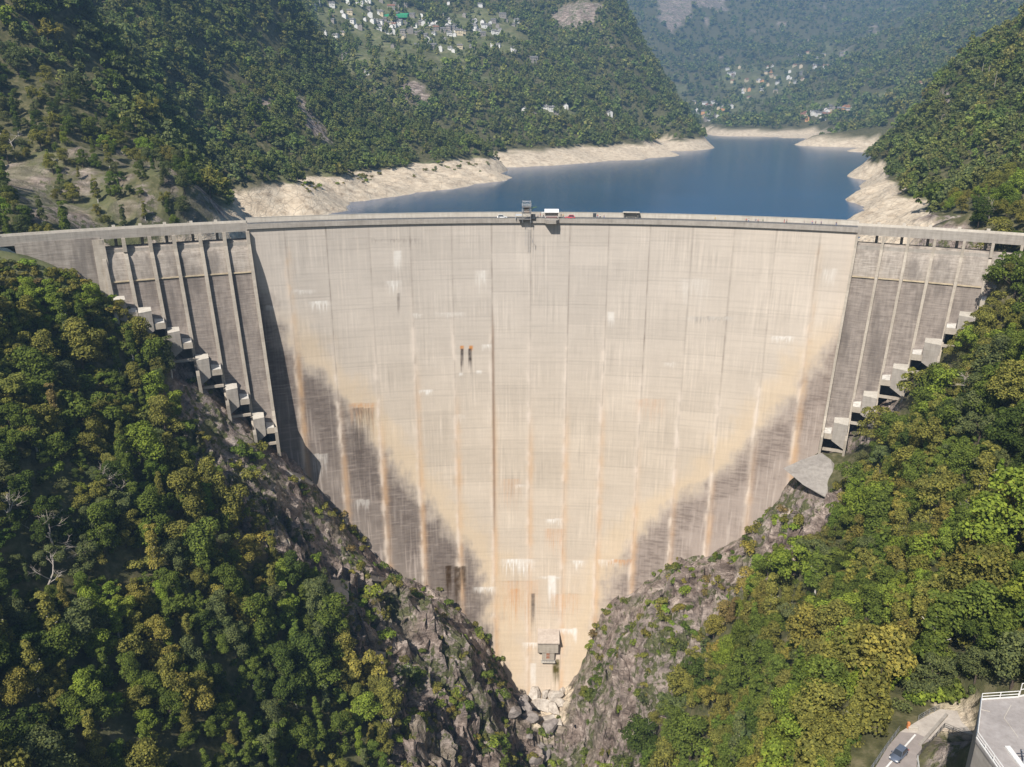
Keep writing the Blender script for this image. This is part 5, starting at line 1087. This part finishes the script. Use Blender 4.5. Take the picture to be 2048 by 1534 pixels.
rr_ = np.random.default_rng(9); far_ = (kin[rest] >= 9)[:, None]; tint = np.where(far_, PV[col[rest]] * .55 + np.array([.080, .098, .044]), PV[col[rest]]) * rr_.uniform(.8, 1.2, (n, 1)) * rr_.uniform(.93, 1.07, (n, 3))
for nm, ty, arr in (('tint', 'FLOAT_COLOR', np.concatenate([tint, np.ones((n, 1))], 1)), ('rot', 'FLOAT_VECTOR', np.stack([rr_.normal(0, .07, n), rr_.normal(0, .07, n), rr_.uniform(0, 6.28, n)], 1)), ('size', 'FLOAT_VECTOR', np.stack([scl[rest] * rr_.uniform(.85, 1.15, n), scl[rest] * rr_.uniform(.85, 1.15, n), scl[rest] * rr_.uniform(.85, 1.2, n)], 1))):
    a = me.attributes.new(nm, ty, 'POINT'); a.data.foreach_set('color' if ty == 'FLOAT_COLOR' else 'vector', arr.astype(np.float32).ravel())
a = me.attributes.new('kind_index', 'INT', 'POINT'); a.data.foreach_set('value', kin[rest].astype(np.int32))
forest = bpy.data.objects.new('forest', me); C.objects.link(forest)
tag(forest, 'dense mixed woodland covering the slopes of the gorge and the hills around the lake', 'forest', None, 'stuff')
ng = bpy.data.node_groups.new('forest_instances', 'GeometryNodeTree'); ng.interface.new_socket('Geometry', in_out='INPUT', socket_type='NodeSocketGeometry'); ng.interface.new_socket('Geometry', in_out='OUTPUT', socket_type='NodeSocketGeometry')
gi, go = ng.nodes.new('NodeGroupInput'), ng.nodes.new('NodeGroupOutput'); jn = ng.nodes.new('GeometryNodeJoinGeometry')
def named(nm, ty):
    x = ng.nodes.new('GeometryNodeInputNamedAttribute'); x.data_type = ty; x.inputs[0].default_value = nm; return next(o for o in x.outputs if o.enabled and o.name == 'Attribute')
arot, asz, akd = named('rot', 'FLOAT_VECTOR'), named('size', 'FLOAT_VECTOR'), named('kind_index', 'INT')
for kq, c in proto.items():
    oi = ng.nodes.new('GeometryNodeObjectInfo'); oi.inputs['Object'].default_value = c; oi.inputs['As Instance'].default_value = True
    cmp_ = ng.nodes.new('FunctionNodeCompare'); cmp_.data_type = 'INT'; cmp_.operation = 'EQUAL'; ii = [s_ for s_ in cmp_.inputs if s_.enabled]; ng.links.new(akd, ii[0]); ii[1].default_value = int(kq)
    ip = ng.nodes.new('GeometryNodeInstanceOnPoints'); ng.links.new(gi.outputs[0], ip.inputs['Points']); ng.links.new(cmp_.outputs[0], ip.inputs['Selection']); ng.links.new(oi.outputs['Geometry'], ip.inputs['Instance'])
    ng.links.new(arot, ip.inputs['Rotation']); ng.links.new(asz, ip.inputs['Scale']); ng.links.new(ip.outputs[0], jn.inputs[0])
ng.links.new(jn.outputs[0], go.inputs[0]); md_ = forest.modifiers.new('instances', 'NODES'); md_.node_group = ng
print('TREES', len(pts), 'solo', len(solo), 'kinds', np.bincount(kin[solo], minlength=14))
# ---- bare dead trees
def dead_mesh(seed):
    r_ = random.Random(seed); m = MB()
    def br(p, d, l, rad2, dep):
        q = p + d * l; m.bar(p, q, rad2, 5, rad2 * .6)
        if dep == 0: return
        for _ in range(3 if dep > 1 else 2): br(p.lerp(q, r_.uniform(.5, 1)), (d + Vector((r_.gauss(0, .6), r_.gauss(0, .6), r_.gauss(.1, .4)))).normalized(), l * r_.uniform(.5, .75), rad2 * .5, dep - 1)
    br(Vector((0, 0, -1)), Vector((r_.uniform(-.3, .3), r_.uniform(-.3, .3), 1)).normalized(), 4.5, .2, 4); o = m.build('dead_tree', M_DEADW); d = o.data; bpy.data.objects.remove(o); return d
DM = [dead_mesh(i) for i in range(3)]
for i, (x, y, s_) in enumerate([(110, 1115, 1.5), (190, 1120, 1.3), (90, 1190, 1.1), (190, 990, 1.2), (250, 1000, 1.1), (180, 1275, 1.0), (20, 1060, 1.2), (1300, 1460, 1.0), (1925, 1060, 1.2), (1980, 440, 1.2), (30, 300, 1.3), (1700, 1010, 1.0), (1960, 790, 1.1)]):
    p = hit('A', x, y) if y > 500 else hit('B', x, y)
    if p is None: continue
    o = bpy.data.objects.new('dead_tree', DM[i % 3]); C.objects.link(o); o.location = p; o.scale = (s_ * 1.25,) * 3; o.rotation_euler = (random.uniform(-.4, .4), random.uniform(-.4, .4), random.uniform(0, 6))
    UNIQ.append((o, 'bare bleached dead tree ' + where_is(x, y, 0 if y > 500 else 2), 'dead tree', 'dead trees', x, y))
# ================================================================== HOUSES
M_SLATE = simple('slate_roof', (.16, .155, .15), .8, .3, .8); M_TILE = simple('brown_tile_roof', (.24, .12, .08), .85, .25, .8)
WALLS = {'white': simple('white_render', (.74, .72, .68), .85, .08, .5), 'cream': simple('cream_render', (.62, .52, .36), .85, .08, .5), 'stone': simple('stone_wall', (.30, .27, .24), .9, .3, 1.2), 'orange': simple('orange_render', (.66, .36, .18), .85, .08, .5)}
def house_proto(wall, roof, w_, l, h, full):
    t = {}; m = MB(); m.box(-l / 2, l / 2, -w_ / 2, w_ / 2, -4, h); m.add([(-l / 2, -w_ / 2, h), (-l / 2, w_ / 2, h), (-l / 2, 0, h + w_ * .3), (l / 2, -w_ / 2, h), (l / 2, w_ / 2, h), (l / 2, 0, h + w_ * .3)], [(0, 1, 2), (3, 5, 4)])
    t['wall'] = m.build('wall', WALLS[wall])
    m = MB(); e = .6
    for s_ in (-1, 1): m.hexa([(-l / 2 - e, s_ * (w_ / 2 + e), h - e * .6 + .02), (l / 2 + e, s_ * (w_ / 2 + e), h - e * .6 + .02), (l / 2 + e, 0, h + w_ * .3 + .02), (-l / 2 - e, 0, h + w_ * .3 + .02), (-l / 2 - e, s_ * (w_ / 2 + e), h - e * .6 + .3), (l / 2 + e, s_ * (w_ / 2 + e), h - e * .6 + .3), (l / 2 + e, 0, h + w_ * .3 + .3), (-l / 2 - e, 0, h + w_ * .3 + .3)])
    t['roof'] = m.build('roof', M_TILE if roof == 'brown' else M_SLATE)
    m = MB(); m.box(l * .2, l * .2 + .8, -w_ * .2 - .4, -w_ * .2 + .4, h, h + w_ * .3 + 1.1); t['chimney'] = m.build('chimney', WALLS[wall])
    t['win'] = []
    if full:
        for fl in range(max(1, int(h // 3))):
            for x in np.linspace(-l * .32, l * .32, 3):
                m = MB(); m.box(x - .6, x + .6, -w_ / 2 - .06, -w_ / 2 + .02, 1.0 + fl * 3, 2.4 + fl * 3); t['win'].append(m.build('window', M_GLASS))
        m = MB(); m.box(-l * .12, l * .12, -w_ / 2 - 1.2, -w_ / 2, 2.85, 3.0); t['win'].append(m.build('balcony', M_WHITE))
    objs = [t['wall'], t['roof'], t['chimney']] + t['win']
    D = [(o.name.split('.')[0], o.data) for o in objs]
    for o in objs: bpy.data.objects.remove(o)
    return D
HP = {}
def place_house(which, px, py, wall, roof, size, where, cat='house', full=True, big=1.0):
    p = hit(which, px, py, 500)
    if p is None: return
    key = (wall, roof, size, full)
    if key not in HP: HP[key] = house_proto(wall, roof, *{'small': (6.5, 8, 4.2), 'mid': (8.5, 11, 6.2), 'large': (10, 16, 7.2)}[size], full)
    t = empty('house', p, random.choice([0, math.pi / 2]) + random.uniform(-.35, .35) + (math.pi if random.random() < .1 else 0)); t.scale = (big,) * 3
    for nm, d in HP[key]: link(bpy.data.objects.new(nm, d), t)
    lab = '%s %s house with %s roof %s' % ({'small': 'small', 'mid': 'tall', 'large': 'long'}[size], wall, {'brown': 'reddish', 'grey': 'grey'}[roof], where)
    UNIQ.append((t, lab, 'house', 'houses of the hillside village' if which != 'D' else 'houses beyond the lake', px, py))
HL = [(608,20),(628,18),(622,40),(664,15),(698,10),(720,10),(735,5),(762,5),(790,12),(800,15),(845,3),(690,36),(665,38),(783,22),(812,12),(870,28),(883,35),(825,35),(845,38),(930,35),(960,14),(1005,35),(1013,43),(1027,52),(1012,28),(705,46),(712,56),(740,34),(746,46),(758,60),(700,30),(730,42),(790,42),(800,49),(815,50),(780,52),(830,56),(842,50),(855,46),(865,54),(872,61),(884,50),(895,56),(906,60),(918,64),(928,67),(941,54),(948,61),(957,67),(966,72),(977,58),(988,68),(834,70),(852,74),(822,64),(868,70),(886,64),(899,72),(950,45),(966,50),(995,56),(1033,45),(833,94),(865,99),(880,102),(900,100),(907,106),(785,95),(857,84),(888,84),(985,93),(997,96),(1029,104),(920,98),(945,100),(1067,126),(690,118),(735,148),(1075,228),(1090,218),(1102,223),(1112,229),(1131,218),(1048,223),(1219,231),(911,281),(672,78),(684,74),(650,70),(981,181),(987,186),(637,12),(760,30),(770,42),(720,58),(900,44),(1050,62)]
rh = random.Random(3)
for _ in range(55): HL.append((int(rh.uniform(770, 1010)), int(rh.gauss(58, 11)))) if rh.random() < .75 else HL.append((int(rh.uniform(640, 900)), int(rh.gauss(38, 14))))
for i, (x, y) in enumerate(HL):
    wall = rh.choices(['white', 'cream', 'stone'], [.55, .12, .33])[0]; size = rh.choices(['small', 'mid', 'large'], [.35, .5, .15])[0]
    wz = ('in the hamlet above the lake shore' if y > 205 and x > 1000 else 'alone among trees near the lake' if y > 205 else 'among the terraces below the village' if y > 110 else 'in the lower row of the village' if y > 80 else
          'at the top of the village' if y < 20 else 'at the left end of the village' if x < 700 else 'in the left half of the village' if x < 800 else 'in the dense middle of the village' if x < 900 else 'in the right half of the village' if x < 980 else 'at the right end of the village')
    place_house('C' if not (y > 250) else 'B', x, y, wall, 'grey' if rh.random() < .88 else 'brown', size, wz, full=True, big=.9)
FL = []
for poly, n, wz in (([(1375, 208), (1420, 206), (1465, 214), (1425, 243), (1395, 243)], 34, 'in the far lakeside town'), ([(1592, 232), (1640, 214), (1704, 220), (1690, 236), (1610, 243)], 32, 'in the shore village across the lake'),
                    ([(1440, 140), (1560, 130), (1600, 110), (1700, 100), (1690, 130), (1600, 180), (1500, 200), (1450, 190)], 52, 'on the meadows beyond the lake'), ([(1770, 190), (1850, 165), (1852, 178), (1775, 205)], 7, 'on the bench of the right-hand slope')):
    P2 = np.array(poly); k2 = 0
    while k2 < n:
        x, y = rh.uniform(P2[:, 0].min(), P2[:, 0].max()), rh.uniform(P2[:, 1].min(), P2[:, 1].max())
        if inpoly(np.array([x]), np.array([y]), poly)[0]:
            place_house('D', x, y, rh.choices(['white', 'cream', 'stone', 'orange'], [.55, .25, .14, .06])[0], rh.choice(['grey', 'grey', 'brown']), rh.choices(['small', 'mid', 'large'], [.2, .5, .3])[0], wz, full=False, big=1.25); k2 += 1
# green covered pitch above the village, terraced vineyard walls, poles on the right ridge
p0 = hit('C', 792, 33, 500)
if p0 is not None:
    t = empty('sports_pitch', p0, -.05, 'bright green netted sports pitch above the village houses', 'sports pitch'); m = MB(); m.hexa([(-24, -11, -3), (24, -11, -3), (24, 11, -3), (-24, 11, -3), (-24, -11, 2.0), (24, -11, 2.0), (24, 11, 7.0), (-24, 11, 7.0)]); m.build('surface', simple('green_netting', (.03, .30, .14), .8, .08, .3), t)
    m = MB()
    for x in np.linspace(-24, 24, 9): m.bar((x, 11.2, 3), (x, 11.2, 10), .15, 5); m.bar((x, -11.2, -2), (x, -11.2, 4), .15, 5)
    m.build('net_posts', M_STEEL, t)
for i, (x, y) in enumerate([(1972, 175), (1960, 168), (1986, 188)]):
    p = hit('B', x, y, 200)
    if p is None: continue
    t = empty('power_pole', p, .4 * i); m = MB(); m.bar((0, 0, -2), (0, 0, 17), .22, 7, .14); m.build('mast', M_DEADW, t); m = MB(); m.bar((-1.6, 0, 15.6), (1.6, 0, 15.6), .12, 5); m.bar((-1.2, 0, 14.4), (1.2, 0, 14.4), .1, 5); m.build('crossarm', M_BARK, t)
    UNIQ.append((t, 'thin wooden power pole on the ridge at upper right', 'power pole', 'power poles', x, y))
# ================================================================== labels that single things out
ORD = ['first', 'second', 'third', 'fourth', 'fifth', 'sixth', 'seventh', 'eighth', 'ninth', 'tenth', 'eleventh', 'twelfth', 'thirteenth', 'fourteenth', 'fifteenth', 'sixteenth', 'seventeenth', 'eighteenth', 'nineteenth', 'twentieth']
NUM = ['', '', 'two', 'three', 'four', 'five', 'six', 'seven', 'eight', 'nine', 'ten', 'eleven', 'twelve', 'thirteen', 'fourteen', 'fifteen', 'sixteen', 'seventeen', 'eighteen', 'nineteen', 'twenty']
import re
def nw(s_): return len(re.findall(r"[A-Za-z0-9']+", s_))
by = {}
for u in UNIQ: by.setdefault(u[1], []).append(u)
for lab, L in by.items():
    L.sort(key=lambda u: u[4]); n = len(L)
    for i, (o, _, cat, grp, x, y) in enumerate(L):
        s_ = lab
        if n == 2: s_ = lab + (', left of two' if i == 0 else ', right of two')
        elif 2 < n <= 20: s_ = lab + (', leftmost of %s' % NUM[n] if i == 0 else ', rightmost of %s' % NUM[n] if i == n - 1 else ', %s from left' % ORD[i])
        for a_, b_ in ((' at the picture edge', ' at the edge'), (' on the hill behind the left abutment', ' above the left abutment'), (' on the hill behind the right abutment', ' above the right abutment'), (' tree', '') if ' shrub' in s_ or ' conifer' in s_ else ('zz', ''), (' in the dense middle of the village', ' in the village centre'), (' by the cliff', ' by cliff'), (' of the village', ' of village')):
            if nw(s_) > 16: s_ = s_.replace(a_, b_)
        for a_, b_ in ((', leftmost of ', ', leftmost_'), (', rightmost of ', ', rightmost_')):
            if nw(s_) > 16 and a_ in s_: s_ = s_.split(' of ' + s_.split(' of ')[-1])[0]
        if nw(s_) > 16: s_ = s_.replace('broad-crowned', 'broad').replace('two-storey ', '').replace('slender upright', 'slender')
        if nw(s_) > 16: s_ = s_.replace('small ', '', 1).replace('large ', '', 1)
        if nw(s_) > 16: print('LONG', s_)
        tag(o, s_, cat, grp)
# ================================================================== light, air, camera
AZ, EL = math.radians(27), math.radians(47)          # the sun stands behind the camera's left shoulder
tr = Vector((math.sin(AZ) * math.cos(EL), math.cos(AZ) * math.cos(EL), -math.sin(EL)))
sun = bpy.data.lights.new('sun', 'SUN'); sun.energy = 5.0; sun.angle = math.radians(.5); sun.color = (1.0, .94, .87)
so = bpy.data.objects.new('sun', sun); so.rotation_euler = tr.to_track_quat('-Z', 'Y').to_euler(); so.location = (-150, -400, 300); C.objects.link(so)
wd = bpy.data.worlds.new('World'); sc.world = wd; wd.use_nodes = True; nt = wd.node_tree; nt.nodes.clear()
sky = nt.nodes.new('ShaderNodeTexSky'); sky.sky_type = 'NISHITA'; sky.sun_disc = False; sky.sun_elevation = EL
sky.sun_rotation = math.atan2(-tr.x, -tr.y)
bg = nt.nodes.new('ShaderNodeBackground'); bg.inputs[1].default_value = .065; wo = nt.nodes.new('ShaderNodeOutputWorld')
nt.links.new(sky.outputs[0], bg.inputs[0]); nt.links.new(bg.outputs[0], wo.inputs[0])
if HAZE:
    hz = MB(); hz.box(-1300, 2900, -420, 5400, -262, 820); hm = bpy.data.materials.new('haze'); hm.use_nodes = True; ht = hm.node_tree; ht.nodes.clear()
    ho = ht.nodes.new('ShaderNodeOutputMaterial'); pv = ht.nodes.new('ShaderNodeVolumePrincipled')
    pv.inputs['Color'].default_value = (.38, .66, 1.0, 1); pv.inputs['Density'].default_value = HAZE; pv.inputs['Anisotropy'].default_value = .2
    ht.links.new(pv.outputs[0], ho.inputs['Volume']); h = hz.build('haze', hm); h['kind'] = 'stuff'
cd = bpy.data.cameras.new('camera'); cd.sensor_width = 36; cd.lens = F / 2048 * 36; cd.clip_start = .5; cd.clip_end = 20000
co = bpy.data.objects.new('camera', cd); co.location = CAM; co.rotation_euler = (math.pi / 2 - TH, 0, 0); C.objects.link(co); sc.camera = co
sc.view_settings.view_transform = 'Standard'; sc.view_settings.look = 'None'; sc.view_settings.exposure = EXPO; sc.view_settings.gamma = 1
sc.cycles.max_bounces = 6; sc.cycles.diffuse_bounces = 2; sc.cycles.transmission_bounces = 2; sc.cycles.volume_bounces = 0; sc.cycles.use_denoising = True
